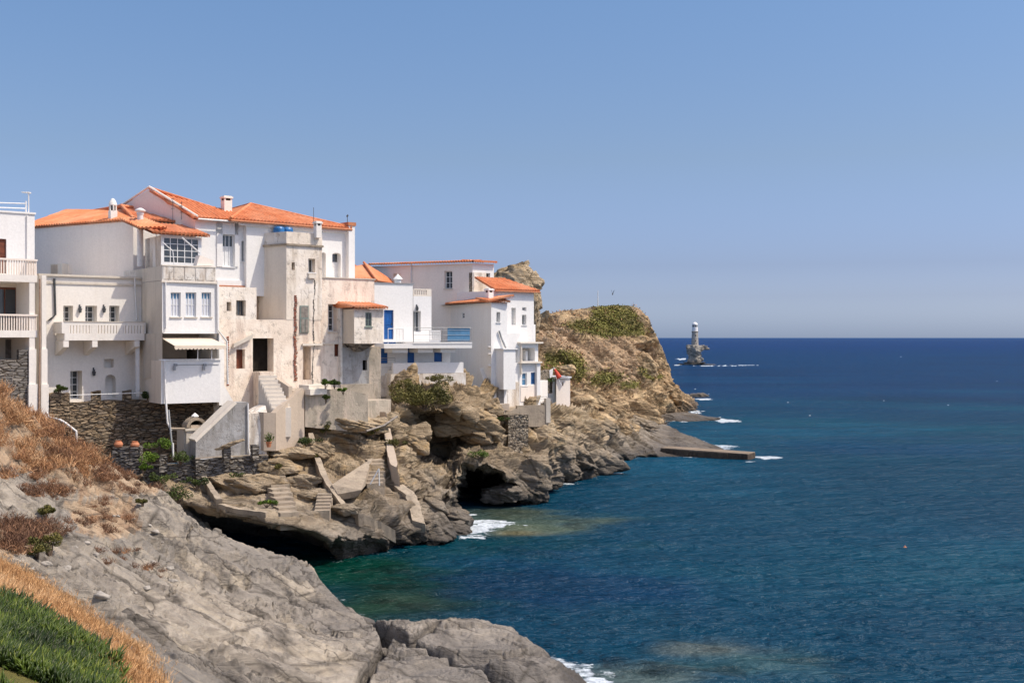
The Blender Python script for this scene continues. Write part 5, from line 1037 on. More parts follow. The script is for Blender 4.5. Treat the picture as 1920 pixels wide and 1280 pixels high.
# ---------------- H8: tall white house with the broad shaded flank
def h8():
    L = XY(808, 90.5); C = XY(921, 80.6); R = XY(951, along(921, 80.6, TH, 951)); z = ZZ(567, 80.6); zb = ZZ(790, 80.6); h = House('broad_flank_house', (*C, zb), 'tall white corner house with a broad blank shaded flank and tiled top')
    ws = h.block([L, C, R], z, zb, ['white', 'white2'], {0: [(866, 586, 871, 597, 'win', {'g': (1, 2), 'dep': .1, 'sill': 0})], 1: [(931, 585, 938, 604, 'win', {'g': (1, 1), 'dep': .3})]}, 5)
    w1, w2 = ws; o1 = w1.n*.3; o2 = w2.n*.25; a = w1.p(-.2, z+.1)+o1; b = w1.p(w1.L+.2, z+.1)+o1; bk = w1.n*-1.7+Vector((0, 0, .38)); tiles(h, [a, b, b+bk+w2.d*.4, a+bk], (0, 1)); c = w2.p(w2.L+.1, z+.1)+o2
    tiles(h, [b, c, c-w2.n*1.5+Vector((0, 0, .15)), b-w2.n*1.5+Vector((0, 0, .3))], (0, 1))
    chimney(h, 909, 925, 541, 570, 82.0, 'white2', 'flat')
    # projecting box on the front, dark opening below it, sloping flue
    m = MB(); w2.pbox(m, (929, 655, 951.5, 729), .001, .9); x = m.build('projecting_closet', M['white2'], h.r); m = MB(); w2.pbox(m, (927, 652.5, 953.5, 655), -.02, 1.0); m.build('closet_slab', M['white2'], x)
    m = MB(); m.tube([w2.at(934, 620, .12), w2.at(938, 633, .12), w2.at(943, 646, .15), w2.at(946, 652, .15)], .07, 6); m.build('drainpipe', M['metal'], h.r, True)
    m = MB(); w2.pbox(m, (931, 730, 943, 757), .003, .12); m.build('shutter', M['greywood'], h.r)
    m = MB(); w2.pbox(m, (921, 756, 935, 800), .001, .7); w2.pbox(m, (935, 756, 938, 790), .001, .6); m.build('pier', M['cream'], h.r)
    for py in (651, 664, 686): m = MB(); w1.box(m, w1.L-.55, w1.L-.02, ZZ(py, 81), ZZ(py, 81)+.1, .001, .2); m.build('step_ledge', M['white'], h.r)
    m = MB(); m.hexa([w1.at(904, 690, .002), w1.at(906, 690, .002), w1.at(921, 732, .002), w1.at(921, 738, .002)], [w1.at(904, 690, .3), w1.at(906, 690, .3), w1.at(921, 732, .3), w1.at(921, 738, .3)]); m.build('rail_wall', M['white'], h.r)
    h.done()
h8()
# ---------------- H10: seaward white house with orange roof
def h10():
    C = XY(926, along(921, 80.6, TH, 926)+2.6); R = XY(1001, along(926, C[1], TH, 1001)); z = ZZ(545, C[1]); zb = ZZ(775, C[1]); h = House('seaward_house', (*R, zb), 'slim white house with an orange roof at the seaward end of the row')
    w = h.block([C, R], z, zb, 'white2', {0: [(959, 577, 967, 609, 'niche', {'dep': .35}), (979, 590, 987, 609, 'win', {'g': (1, 1), 'dep': .3}), (979, 576, 987, 583, 'win', {'g': (2, 1), 'dep': .2, 'sill': 0})]}, 5)[0]
    e0, e1 = w.p(-.1, z+.08, .3), w.p(w.L+.35, z+.08, .3); t0 = w.p(.0, ZZ(519, C[1]+2), -2.3); t1 = w.p(w.L-1.0, ZZ(519, C[1]+2)-.1, -2.3); tiles(h, [e0, e1, t1, t0], (0, 1)); tiles(h, [e1, w.p(w.L+.35, z+.08, -5), t1], (0, 1))
    g = MB(); g.tube([e0+Vector((0, 0, -.1)), e1+Vector((0, 0, -.1))], .06, 6); g.build('gutter', M['terra'], h.r)
    # stepped lower wings
    C2 = XY(950, w.Y(950)-1.5); M2 = XY(975, along(950, C2[1], TH, 975)); w2 = h.block([C2, M2], ZZ(625, C2[1]), zb, 'white2', {0: [(965, 652, 972, 680, 'niche', {'dep': .3}), (961, 706, 964.5, 722, 'win', {'g': (1, 1), 'dep': .2, 'fm': 'greywood'})]}, 4)[0]
    w2b = MB(); w2.pbox(w2b, (951, 716, 974.8, 770), .004, .05); w2b.build('bare_render', M['agedwhite'], h.r)
    C3 = XY(974, w.Y(974)-1.6); R3 = XY(1009, along(974, C3[1], TH, 1009)); w3 = h.block([C3, R3], ZZ(644, C3[1]), zb, 'white2', {0: [(979, 652, 1003, 677, 'niche', {'dep': .9}), (979, 699, 988, 723, 'win', {'g': (1, 2), 'dep': .15, 'pm': 'bluescreen', 'top': 1}), (995.5, 698, 1004, 720, 'panel', {'mat': 'bluelt', 'name': 'shutter', 'dep': .1})]}, 4)[0]
    m = MB(); w3.box(m, -.15, w3.L+.25, ZZ(644, C3[1])+.001, ZZ(644, C3[1])+.12, -1.0, .3); m.build('cornice', M['cream'], h.r); m = MB(); w3.box(m, -.1, w3.L+.1, ZZ(681, C3[1]), ZZ(678, C3[1]), .001, .35); m.build('ledge', M['cream'], h.r)
    m = MB(); w3.pbox(m, (984, 654, 1001, 676), -.85, -.8); m.build('shutter', M['cream'], h.r); m = MB(); w3.pbox(m, (994, 658, 998, 676), -.79, -.5); m.build('boiler', M['frame'], h.r)
    h.pipe([w3.at(975.5, 647, .1), w3.at(976, 702, .1)], .07, 'cream'); m = MB(); w3.box(m, w3.L-.28, w3.L+.05, zb, ZZ(681, C3[1])-.01, .002, .2); m.build('pilaster', M['white2'], h.r)
    m = MB(); w3.pbox(m, (976, 722, 1005, 752), .004, .04); m.build('grey_dado', M['paleshade'], h.r)
    h.block([XY(1000, R[1]+.2), XY(1004, R[1]+.5)], ZZ(608, R[1]), zb, 'white2', {}, 3); h.done()
h10()
# ================================================================ WALLS, TERRACES, STEPS ON THE ROCK
CLX2 = CLV[:, :, 0]/CLV[:, :, 1]*F+960; CLY2 = HOR+(CH-CLV[:, :, 2])/CLV[:, :, 1]*F
def on_cliff(px, py):
    m = (np.abs(CLX2-px) < 5) & (np.abs(CLY2-py) < 5)
    if not m.any():
        d = (CLX2-px)**2+(CLY2-py)**2; i = np.unravel_index(np.argmin(d), d.shape); return Vector(CLV[i])
    q = CLV[m]; return P(px, py, float(q[:, 1].min()))
def on_head(px, py):
    d = (HPX-px)**2+(HPY-py)**2; m = d < 60
    return Vector(HP[np.where(m)[0][np.argmin(HP[m, 1])]]) if m.any() else Vector(HP[np.argmin(d)])
def on_fore(px, py):
    d = (GPX-px)**2+(GPY-py)**2; m = d < 50
    return Vector(GP[np.where(m)[0][np.argmin(GP[m, 1])]]) if m.any() else Vector(GP[np.argmin(d)])
def stonewall(name, A, B, zt, zb, th, mat, label, cat='stone wall', zt2=None, relief=.05, cell=(.42, .13), res=.045, group=None):
    """masonry wall whose stones stand out as real relief; zt2 = top height at the B end"""
    w = Wall(A, B); zt2 = zt if zt2 is None else zt2; nu = max(8, int(w.L/res)); nz = max(8, int((max(zt, zt2)-zb)/res))
    U, T = np.meshgrid(np.linspace(0, w.L, nu), np.linspace(0, 1, nz), indexing='ij'); top = zt+(zt2-zt)*U/w.L; Z = zb+(top-zb)*T
    top_j = .05*vnoise(np.stack([U.ravel()*2.5, U.ravel()*0, U.ravel()*0+zt], 1), 3).reshape(U.shape); Z = Z+top_j*T
    q = np.stack([U.ravel()/cell[0]+w.A.x, Z.ravel()/cell[1], U.ravel()*0+zt], 1); q[:, 0] += .4*vnoise(q*[.8, .5, 1], 5); q[:, 1] += .5*vnoise(q*[.35, .3, 1], 6)
    v, v2, e = voro(q, 31); d = relief*(v-.3)*1.5-relief*1.3*sm(.18, 0, e); d = d*(T.ravel() < .999)
    O = d.reshape(U.shape); X = w.A.x+w.d.x*U+w.n.x*O; Yy = w.A.y+w.d.y*U+w.n.y*O
    front = np.stack([X, Yy, Z], 2).reshape(-1, 3); o0 = np.array([w.A.x, w.A.y, zb]); nn = np.array([w.n.x, w.n.y, 0])
    back_ = front.reshape(nu, nz, 3)-nn*th; V = np.concatenate([front, back_.reshape(-1, 3)]); n = nu*nz; q1 = grid_q(nu, nz)
    q2 = (q1+n)[:, ::-1]; ids = np.arange(n).reshape(nu, nz); def_ = []
    for line in (ids[:, -1], ids[:, 0][::-1], ids[0, :], ids[-1, :][::-1]): a, b = line[:-1], line[1:]; def_.append(np.stack([a, b, b+n, a+n], 1))
    o = np_mesh(name, V-o0, np.concatenate([q1, q2]+def_), M[mat], False); o.location = o0
    return tag(o, label, cat, group)
yt = lambda px, off=0: along(75, 60, TH, px)-off
def walls():
    zt = ZZ(753, yt(200, 1.5))
    stonewall('terrace_wall', XY(93, yt(93, 1.6)), XY(308, yt(308, 1.6)+.2), zt, zt-4.2, 1.4, 'drystone', 'brown dry-stone terrace wall below the slotted balcony house')
    tp = MB(); w = Wall(XY(90, yt(90, 1.4)), XY(309, yt(309, 1.3))); w.box(tp, 0, w.L, zt-.2, zt-.06, -3.0, -.25); one(tp, 'terrace_floor', M['cream'], 'narrow cream terrace floor on top of the brown dry-stone wall', 'terrace')
    for a, b, c, lab in ((170, 188, 733, 'short brown stone pillar on the terrace wall, nearest the arched niche'), (229, 246, 732, 'short brown stone pillar on the terrace wall below the white post'), (287, 302, 729, 'short brown stone pillar at the right end of the terrace wall')):
        y = yt((a+b)/2, 1.55); stonewall('stone_pillar', XY(a, y), XY(b, y+.12), ZZ(c, y), ZZ(756, y), .4, 'drystone', lab, 'pillar', group='stone pillars on the terrace wall', relief=.03, cell=(.25, .1), res=.03)
    y = yt(112, 1.9); stonewall('stone_pier', XY(94, y), XY(131, y+.5), ZZ(737, y), ZZ(812, y), .9, 'drystone', 'broad brown stone pier with a planter at the left end of the terrace wall', 'pier', relief=.035, cell=(.3, .1), res=.035)
    rl = MB(); w = Wall(XY(131, yt(131, 1.6)), XY(288, yt(288, 1.6))); rl.tube([w.p(0, zt+.42), w.p(w.L, zt+.42)], .022, 6)
    one(rl, 'handrail', M['frame'], 'thin white rail running between the stone pillars of the terrace', 'handrail')
    p = MB(); p.tube([P(87, 772, 57.4), P(92, 782, 57.4), P(113, 787, 57.2), P(122, 792, 57.2), P(143, 808, 57.0), P(145, 852, 57.0)], .055, 7)
    one(p, 'bent_pipe', M['pipe'], 'bent white pipe stepping down beside the brown stone wall', 'pipe', smooth=True)
    # oven and the stone wall it is set in
    zt = ZZ(757, 62.4); stonewall('rear_stone_wall', XY(270, 62.4), XY(428, 63.4), ZZ(757, 62), ZZ(870, 62), .6, 'drystone', 'low brown stone wall under the white awning terrace, behind the arched oven')
    h = House('arched_oven', P(362, 860, 60.6), 'outdoor oven with an arched plastered mouth under the white terrace', 'oven'); A = XY(347, 60.2); B = XY(390, 60.9); w = Wall(A, B)
    h.block([XY(345, 60.3), XY(372, 60.8)], ZZ(806, 60.5), ZZ(870, 60.5), 'grayplaster', {}, .9); u0, u1 = w.u(350), w.u(388); zc = ZZ(801, 60.5); r = (u1-u0)/2; m = MB(); n = 12
    arc = [(u0+r-r*math.cos(math.pi*k/n), zc+r*.95*math.sin(math.pi*k/n)) for k in range(n+1)]; ar2 = [(u0+r-(r-.16)*math.cos(math.pi*k/n), zc+(r-.16)*.95*math.sin(math.pi*k/n)) for k in range(n+1)]
    for k in range(n): m.hexa([w.p(*arc[k]), w.p(*arc[k+1]), w.p(*ar2[k+1]), w.p(*ar2[k])], [w.p(*arc[k], -.8), w.p(*arc[k+1], -.8), w.p(*ar2[k+1], -.8), w.p(*ar2[k], -.8)])
    m.build('arch', M['concrete'], h.r); m = MB(); w.box(m, u0-.02, u1+.02, ZZ(870, 60.5), zc-.16, -.8, .02); w.box(m, u0-.1, u1+.1, zc-.16+.001, zc-.04, -.8, .1); m.build('oven_base', M['grayplaster'], h.r)
    m = MB(); w.box(m, u0+.1, u1-.1, zc-.04, zc+r*.9, -.79, -.7); m.build('oven_mouth', M['dark'], h.r); m = MB(); w.box(m, u0+.25, u1-.2, zc-.03, zc+.12, -.6, -.1); m.build('grate', M['tanwall'], h.r)
    m = MB(); m.tube([w.p(u0-.9, zc, .0), w.p(u0-.1, zc-.05, .0)], .07, 6); m.build('shelf', M['concrete'], h.r); m = MB(); c = w.p(u0+r, zc+r, -.3); m.lathe(c, [(.2, 0), (.2, .05), (.02, .2)], 8); m.build('vent_cap', M['white2'], h.r); h.done()
    # grey stair wall with tan capping
    h = House('stair_wall', P(420, 862, 60), 'grey rendered stair wall with a sloping tan cap beside the oven', 'wall'); w = Wall(XY(367, 59.0), XY(466, 60.5)); f = [w.at(367, 866), w.at(367, 826), w.at(441, 754), w.at(466, 754), w.at(466, 866)]
    m = MB(); m.hexa(f, [p-w.n*1.1 for p in f]); m.build('wall', M['greystone'] if 0 else M['agedblue'], h.r); m = MB(); f = [w.at(365, 824, .03), w.at(440, 752, .03), w.at(444, 756, .03), w.at(368, 829, .03)]; m.hexa(f, [p-w.n*1.2 for p in f]); m.build('sloping_cap', M['cream'], h.r)
    m = MB(); w.box(m, w.u(372), w.u(466), ZZ(858, 60), ZZ(856, 60)+.02, .3, .36); m.tube([w.at(464, 756, .08), w.at(465, 840, .1), w.at(470, 866, .12)], .04, 6); h.done(); one(m, 'rail_pipe', M['frame'], 'thin white rail and pipe in front of the grey stair wall', 'railing')
    # low dry stone wall of the lower terrace
    stonewall('lower_terrace_wall', XY(268, 58.6), XY(368, 58.9), ZZ(872, 58.8), ZZ(925, 58.8), 1.0, 'greystone', 'low dark dry-stone wall below the bright green bushes', cell=(.38, .10))
    stonewall('lower_terrace_wall', XY(367, 58.6), XY(503, 60.3), ZZ(858, 59.4), ZZ(915, 59.4), 1.3, 'greystone', 'grey dry-stone wall at the foot of the grey stair wall', cell=(.38, .10))
    fl = MB(); w = Wall(XY(367, 58.8), XY(503, 60.5)); w.box(fl, 0, w.L, ZZ(858, 59.4)-.08, ZZ(858, 59.4)-.02, -3, -.3); w.box(fl, 0, w.L, ZZ(858, 59.4)-.019, ZZ(858, 59.4)+.05, -.4, -.02); one(fl, 'lower_terrace_floor', M['concrete'], 'pale concrete terrace edge in front of the grey stair wall', 'terrace')
    stonewall('stone_pillar', XY(299, 58.4), XY(314, 58.55), ZZ(853, 58.5), ZZ(885, 58.5), .4, 'greystone', 'grey stone pillar standing among the bright green bushes', 'pillar', relief=.03, cell=(.22, .08), res=.03)
    stonewall('stone_pillar', XY(420, 58.7), XY(433, 58.9), ZZ(838, 58.8), ZZ(862, 58.8), .35, 'greystone', 'short grey stone pillar carrying a long tilted slab', 'pillar', relief=.02, cell=(.2, .08), res=.03)
    stonewall('stone_pillar', XY(474, 59.6), XY(486, 59.8), ZZ(834, 59.6), ZZ(862, 59.6), .35, 'greystone', 'short grey stone pillar at the right end of the lower terrace', 'pillar', relief=.02, cell=(.2, .08), res=.03)
    v, q = blobmesh((0, 0, 0), (.72, .28, .12), 5, 4, .3); v = v@np.array([[.94, 0, .34], [0, 1, 0], [-.34, 0, .94]]); o = np_mesh('slab_stone', v, q, M['cliff']); o.location = P(434, 832, 58.9); tag(o, 'long tilted stone slab resting on a short grey pillar', 'stone')
    stonewall('stone_planter', XY(210, 57.6), XY(262, 57.8), ZZ(839, 57.7), ZZ(890, 57.7), .9, 'greystone', 'dark stacked-stone block between the brown wall and the green bushes', 'planter', cell=(.5, .10))
    for a, b, lab in ((222, 833, 'round orange terracotta pot on the stacked-stone block, left one'), (253, 834, 'round orange terracotta pot on the stacked-stone block, right one')):
        m = MB(); m.lathe(P(a, b+6, 58.0), [(.12, 0), (.2, .08), (.23, .18), (.18, .29), (.13, .32), (.15, .36), (.12, .36), (.11, .3)], 16); one(m, 'terracotta_pot', M['terra'], lab, 'pot', 'terracotta pots', True)
    m = MB(); m.tube([P(316, 768, 59.6), P(324, 852, 59.4)], .05, 7); one(m, 'leaning_pole', M['metal'], 'grey pole leaning beside the white drainpipe', 'pole', smooth=True)
    m = MB(); m.tube([P(324, 830, 59.0), P(325, 862, 59.0)], .05, 7); one(m, 'short_post', M['frame'], 'short white post behind the bright green bushes', 'post', smooth=True)
    # retaining wall under the pink house
    w = Wall(XY(572, 63.5), XY(690, along(572, 63.5, 33, 690))); m = MB(); f = [w.at(572, 735), w.at(640, 727), w.at(690, 740), w.at(690, 812), w.at(572, 800)]; m.hexa(f, [p-w.n*3.5 for p in f]); r = one(m, 'retaining_wall', M['agedconc'], 'patched grey and cream retaining wall under the pink house', 'retaining wall')
    w = Wall(XY(690, 66.9), XY(733, 69.2)); m = MB(); w.box(m, 0, w.L, ZZ(800, 67), ZZ(752, 67), -3, 0); w.box(m, w.L*.55, w.L*1.05, ZZ(810, 67), ZZ(790, 67)-.01, -3, .2); one(m, 'concrete_footing', M['agedconc'], 'stepped concrete footing beside the dark rock overhang', 'footing')
    m = MB()
    for k in range(2): w = Wall(XY(571-k*.0, 63.2-.35*k), XY(600, 64.0-.35*k)); w.box(m, .3+.1*k, w.L+.8-.3*k, ZZ(740, 63.4), ZZ(722+7*k, 63.4), -.9, -.01*k)
    one(m, 'door_step', M['cream'], 'cream steps in front of the narrow doorway of the tower', 'steps')
def ribbon(name, pts, wd, hgt, mat, label, cat, lift=.1, group=None):
    pts = [on_cliff(*p) for p in pts]; m = MB()
    cs = []
    for i in range(len(pts)-1):
        for k in range(5): cs.append(pts[i].lerp(pts[i+1], k/5))
    cs.append(pts[-1]); rng = random.Random(len(name)+len(pts)); rings = []
    for i, p in enumerate(cs):
        t = (cs[min(i+1, len(cs)-1)]-cs[max(0, i-1)]).normalized(); s = t.cross(Vector((0, 0, 1))).normalized(); w = wd*(1+rng.uniform(-.15, .15))/2; z = lift+rng.uniform(-.03, .03); up = Vector((0, -.35, .94))
        rings.append([p+s*w+up*z, p-s*w+up*z, p-s*w*1.1-up*hgt, p+s*w*1.1-up*hgt])
    for a, b in zip(rings[:-1], rings[1:]): m.ring(a, b)
    m.poly(rings[0], True); m.poly(rings[-1]); return one(m, name, M[mat], label, cat, group)
def slab(name, f, th, mat, label, cat):
    m = MB(); f = [Vector(p) for p in f]; n = (f[1]-f[0]).cross(f[2]-f[0]).normalized(); n = n if n.y > 0 else -n; m.hexa(f, [p+n*th for p in f]); return one(m, name, M[mat], label, cat)
def steps(name, px0, py0, px1, py1, n, wd, mat, label, ang=20, group=None):
    """n real treads climbing from the low end (px1,py1) to the high end (px0,py0) on the rock"""
    a, b = on_cliff(px0, py0), on_cliff(px1, py1); r = root(name, b, label, 'steps', group); d = (math.cos(math.radians(ang)), math.sin(math.radians(ang)))
    for k in range(n):
        c = a.lerp(b, (k+.5)/n); m = MB(); m.box((c.x-wd/2*d[0], c.y-.5, c.z-.7), d, wd*random.uniform(.93, 1.05), .9, .7+.12); m.build('step', M[mat], r)
walls()
ribbon('concrete_path', [(583, 822), (594, 862), (608, 900), (625, 930), (645, 955), (672, 972), (705, 985), (738, 1004)], .30, .4, 'concrete', 'long pale concrete kerb winding down the rock shelf to the water', 'kerb', .34)
ribbon('sloping_kerb', [(718, 790), (726, 820), (733, 860), (740, 890), (748, 912)], .40, .6, 'tanwall', 'straight tan concrete kerb dropping from the footing to the shelf', 'kerb', .60)
ribbon('shelf_path', [(748, 912), (770, 930), (778, 955), (786, 985), (790, 1000)], .62, .4, 'concrete', 'broad pale concrete strip ending at the orange boulder by the water', 'path', .12)
a_ = on_cliff(700, 860); b_ = on_cliff(630, 925)
slab('concrete_ramp', [P(698, 858, a_.y-.5), P(622, 908, b_.y+.2), P(634, 926, b_.y-.2), P(678, 918, b_.y-.1), P(698, 896, a_.y-.7)], .5, 'concrete', 'sloping triangular concrete slab below the patched retaining wall', 'ramp')
steps('shelf_steps', 708, 862, 706, 912, 7, .95, 'concrete', 'flight of worn concrete steps beside the tan kerb')
steps('rock_steps', 612, 925, 606, 962, 6, .75, 'concrete', 'small flight of steps beside the winding kerb on the shelf', 5)
steps('chute_steps', 520, 892, 548, 968, 9, .95, 'concrete', 'curved concrete stairway in the middle of the rock shelf', 30)
ribbon('gutter_slab', [(383, 902), (396, 922), (412, 946)], .28, .35, 'concrete', 'tilted concrete gutter slab at the left end of the rock shelf', 'gutter', .30)
ribbon('shelf_edge', [(412, 946), (450, 955), (500, 962)], .30, .2, 'concrete', 'flat concrete edging at the left of the rock shelf', 'edging', .06)
m = MB(); a = on_cliff(690, 822); b = on_cliff(745, 806); m.tube([a+Vector((0, -.8, .5)), a.lerp(b, .6)+Vector((0, -1.0, .55)), b+Vector((.1, -1.1, .9))], .06, 6); one(m, 'driftwood_rail', M['greywood'], 'bent grey pole lying across the top of the tan kerb', 'pole', smooth=True)
m = MB(); a = on_cliff(703, 905); m.tube([a+Vector((-.1, -1.2, .1)), a+Vector((.35, -1.2, .9))], .035, 5); m.tube([a+Vector((.35, -1.2, .9)), a+Vector((.37, -1.1, .0))], .035, 5); one(m, 'bracing_frame', M['frame'], 'small white triangular frame beside the worn concrete steps', 'frame')
# platform, pillar and pier seaward of the last house
def seaward():
    A = XY(936, 80.2); B = XY(1027, along(936, 80.2, 24, 1027)); w = Wall(A, B); h = House('concrete_platform', (*A, ZZ(800, 82)), 'concrete platform at the foot of the seaward house', 'platform'); m = MB(); f = [w.at(934, 777), w.at(968, 766), w.at(1027, 762), w.at(1027, 800), w.at(934, 800)]; m.hexa(f, [p-w.n*4 for p in f]); m.build('slab', M['concrete'], h.r)
    m = MB(); w.box(m, w.u(970), w.u(1027), ZZ(766, 83), ZZ(757, 83), -.3, -.02); m.build('parapet', M['concrete'], h.r); railing(h, [w.p(w.u(1008), ZZ(757, 83), -.1), w.p(w.L, ZZ(757, 83), -.1)], .6, 'metal', .7, 2); m = MB(); w.box(m, w.L-.15, w.L+.2, ZZ(790, 83), ZZ(745, 83), -.3, .05); m.build('post', M['grayplaster'], h.r)
    m = MB(); w.pbox(m, (933, 757, 955, 769), -.5, .0); m.build('planter', M['tanwall'], h.r); h.done()
    stonewall('masonry_pillar', XY(953, 77.8), XY(991, 78.4), ZZ(778, 78.1), ZZ(864, 78.1), 3.0, 'rubble', 'rough stone masonry pillar holding up the concrete platform', 'pillar', cell=(.3, .22), relief=.05)
    w = Wall(XY(1009, 88.0), XY(1027, 89.6)); m = MB(); w.box(m, 0, w.L, ZZ(775, 88), ZZ(714, 88), -2, 0); one(m, 'white_side_wall', M['white'], 'plain white wall just beyond the seaward house', 'wall')
    h = House('shed', P(1055, 760, 96), 'small grey plastered hut with a flat white cap near the headland', 'hut'); ws = h.block([XY(1036, 97.8), XY(1043, 95.0), XY(1069, along(1043, 95, TH-10, 1069))], ZZ(709, 95), ZZ(790, 95), ['grayplaster', 'paleshade'], {1: [(1054, 716, 1056.5, 723, 'dark', {'dep': .2})]}, 2.5); m = MB()
    for x in ws: x.box(m, -.08, x.L+.08, ZZ(709, 95)+.002, ZZ(706, 95), -1, .1)
    m.build('cap', M['frame'], h.r); h.done()
    pr = root('folded_parasol', P(1038, 712, 94.6), 'folded red parasol leaning by the grey hut', 'parasol'); m = MB(); a, b = P(1040, 692, 94.6), P(1049, 708, 94.4); m.tube([a, a.lerp(b, .4), b], .08, 8, .24); m.build('canopy', M['red'], pr, True); m = MB(); m.tube([a-(b-a)*.25, P(1052, 722, 94.4)], .035, 6); m.build('pole', M['frame'], pr)
    m = MB(); m.hexa([P(1030, 694, 95), P(1037, 690, 95.2), P(1036, 706, 95.2), P(1031, 709, 95)], [P(1030, 694, 95.5), P(1037, 690, 95.7), P(1036, 706, 95.7), P(1031, 709, 95.5)]); one(m, 'white_panel', M['frame'], 'small white panel propped beside the red parasol', 'panel')
    stonewall('garden_wall', XY(1008, 92), XY(1036, 96), ZZ(695, 93), ZZ(740, 93), .4, 'rubble', 'low rubble wall between the seaward house and the hut', relief=.05, cell=(.35, .2))
    # pier
    pr = root('stone_pier_jetty', P(1320, 862, 104), 'low flat concrete jetty reaching out from the rock shelf into the sea', 'jetty'); w = Wall(XY(1238, 106.4), XY(1402, 102.2)); m = MB(); n = 9
    for k in range(n): w.box(m, w.L*k/n+.01, w.L*(k+1)/n-.01, -.8, .50+random.uniform(-.03, .03)+.12*(1-k/n), -2.2, random.uniform(-.06, .06))
    m.build('jetty_wall', M['pierrock'], pr); m = MB(); w.box(m, .02, w.L-.02, .80, .90, -2.1, -.08); m.hexa([w.p(.02, .74, -.08), w.p(w.L-.02, .62, -.08), w.p(w.L-.02, .62, -2.1), w.p(.02, .74, -2.1)], [w.p(.02, .90, -.08), w.p(w.L-.02, .74, -.08), w.p(w.L-.02, .74, -2.1), w.p(.02, .90, -2.1)]) if 0 else None
    m = MB(); m.hexa([w.p(.02, .58, -.05), w.p(w.L-.02, .48, -.05), w.p(w.L-.02, .48, -2.15), w.p(.02, .58, -2.15)], [w.p(.02, .72, -.05), w.p(w.L-.02, .57, -.05), w.p(w.L-.02, .57, -2.15), w.p(.02, .72, -2.15)]); m.build('jetty_deck', M['deckrock'], pr)
M['deckrock'] = aged('jetty_concrete', (.30, .23, .17), (.24, .19, .14), (.17, .14, .11), .3)
M['pierrock'] = aged('dark_masonry', (.10, .075, .055), (.07, .055, .045), (.04, .035, .03), .5)  # near-black brown, darker than the deck
seaward()
# lighthouse on its rock
def lighthouse():
    Y = 462; s = Y/F; blobs('lighthouse_rock', [(1300, 682, Y, 4.6, 4, .9), (1322, 684, Y, 3.6, 2.5, .5), (1283, 683.5, Y, 3.4, 2, .55), (1303, 672, Y, 3.5, 3.0, 2.6), (1302, 662, Y, 2.9, 2.6, 2.8), (1297, 654, Y, 2.2, 2.4, 1.9), (1308, 653, Y, 3.3, 2.4, 1.5), (1315, 652, Y, 2.4, 1.8, .9), (1291, 650, Y, 1.2, 1.4, 1.2), (1302, 649, Y, 2.2, 2, .9)], M['islet'], amp=.45, ax=(0, .2, 1))
    r = root('lighthouse', P(1303, 648, Y), 'small round stone lighthouse with a white domed lantern on a rock in the sea', 'lighthouse'); x, y = XY(1303, Y); z = lambda py: ZZ(py, Y)
    m = MB(); m.lathe((x, y, z(648)), [(6.9*s, 0), (6.6*s, z(646)-z(648)), (6.0*s, z(630)-z(648)), (5.7*s, z(622.5)-z(648))], 28); t = m.build('tower', M['rubble2'], r, True)
    m = MB(); m.lathe((x, y, z(622.5)), [(5.9*s, 0), (6.6*s, .12), (6.6*s, .32), (5.5*s, .33)], 28); m.build('gallery', M['concrete'], r)
    m = MB(); m.lathe((x, y, z(621)), [(5.4*s, 0), (5.2*s, z(613)-z(621))], 24); m.build('lantern_room', M['white2'], r, True)
    m = MB(); m.lathe((x, y, z(613)), [(4.9*s, 0), (4.9*s, z(609)-z(613))], 24); g = m.build('lantern_glass', M['glass'], r, True); m = MB()
    for k in range(10): a = k*math.pi/5; m.tube([(x+5.0*s*math.cos(a), y+5.0*s*math.sin(a), z(613)), (x+5.0*s*math.cos(a), y+5.0*s*math.sin(a), z(609))], .06, 4)
    m.build('glazing_bars', M['frame'], g); m = MB(); rr = 5.3*s; m.lathe((x, y, z(609)), [(rr, 0)]+[(rr*math.cos(a), rr*.95*math.sin(a)) for a in [math.pi/2*k/7 for k in range(1, 7)]]+[(.05, rr), (.04, rr+.35)], 24); m.build('dome', M['white2'], r, True)
    for py, an in ((640, -1.6), (630, -1.5), (645, -1.3)): m = MB(); q = Vector((x+6.1*s*math.cos(an), y+6.1*s*math.sin(an), z(py))); m.box((q.x-.15, q.y-.1, q.z), (1, 0), .3, .25, .5); m.build('window', M['dark'], r)
M['rubble2'] = mk_dry('lighthouse_stone', [(.40, .37, .32), (.50, .46, .40), (.44, .40, .35), (.56, .52, .46)], (1.6, 1.6, 2.2), (.30, .27, .23))
lighthouse()
m = MB(); m.tube([P(1121, 579, 166), P(1121, 545, 166)], .09, 6, .05); one(m, 'flagpole', M['frame'], 'thin white pole standing on top of the headland', 'pole')
def bird():
    c = P(1149, 550, 120); m = MB(); m.tube([c+Vector((-.05, -.22, -.12)), c+Vector((0, -.1, 0)), c+Vector((0, .1, .02)), c+Vector((.02, .28, .0))], .07, 6, .02)
    for s_ in (-1, 1): m.hexa([c+Vector((.02*s_, -.1, .02)), c+Vector((.02*s_, .1, .02)), c+Vector((.10*s_, .12, .28)), c+Vector((.16*s_, -.02, .36))], [c+Vector((.05*s_, -.1, .02)), c+Vector((.05*s_, .1, .02)), c+Vector((.12*s_, .12, .28)), c+Vector((.18*s_, -.02, .36))])
    one(m, 'bird', M['darkmetal'], 'dark bird flying with raised wings above the headland', 'bird')
bird()
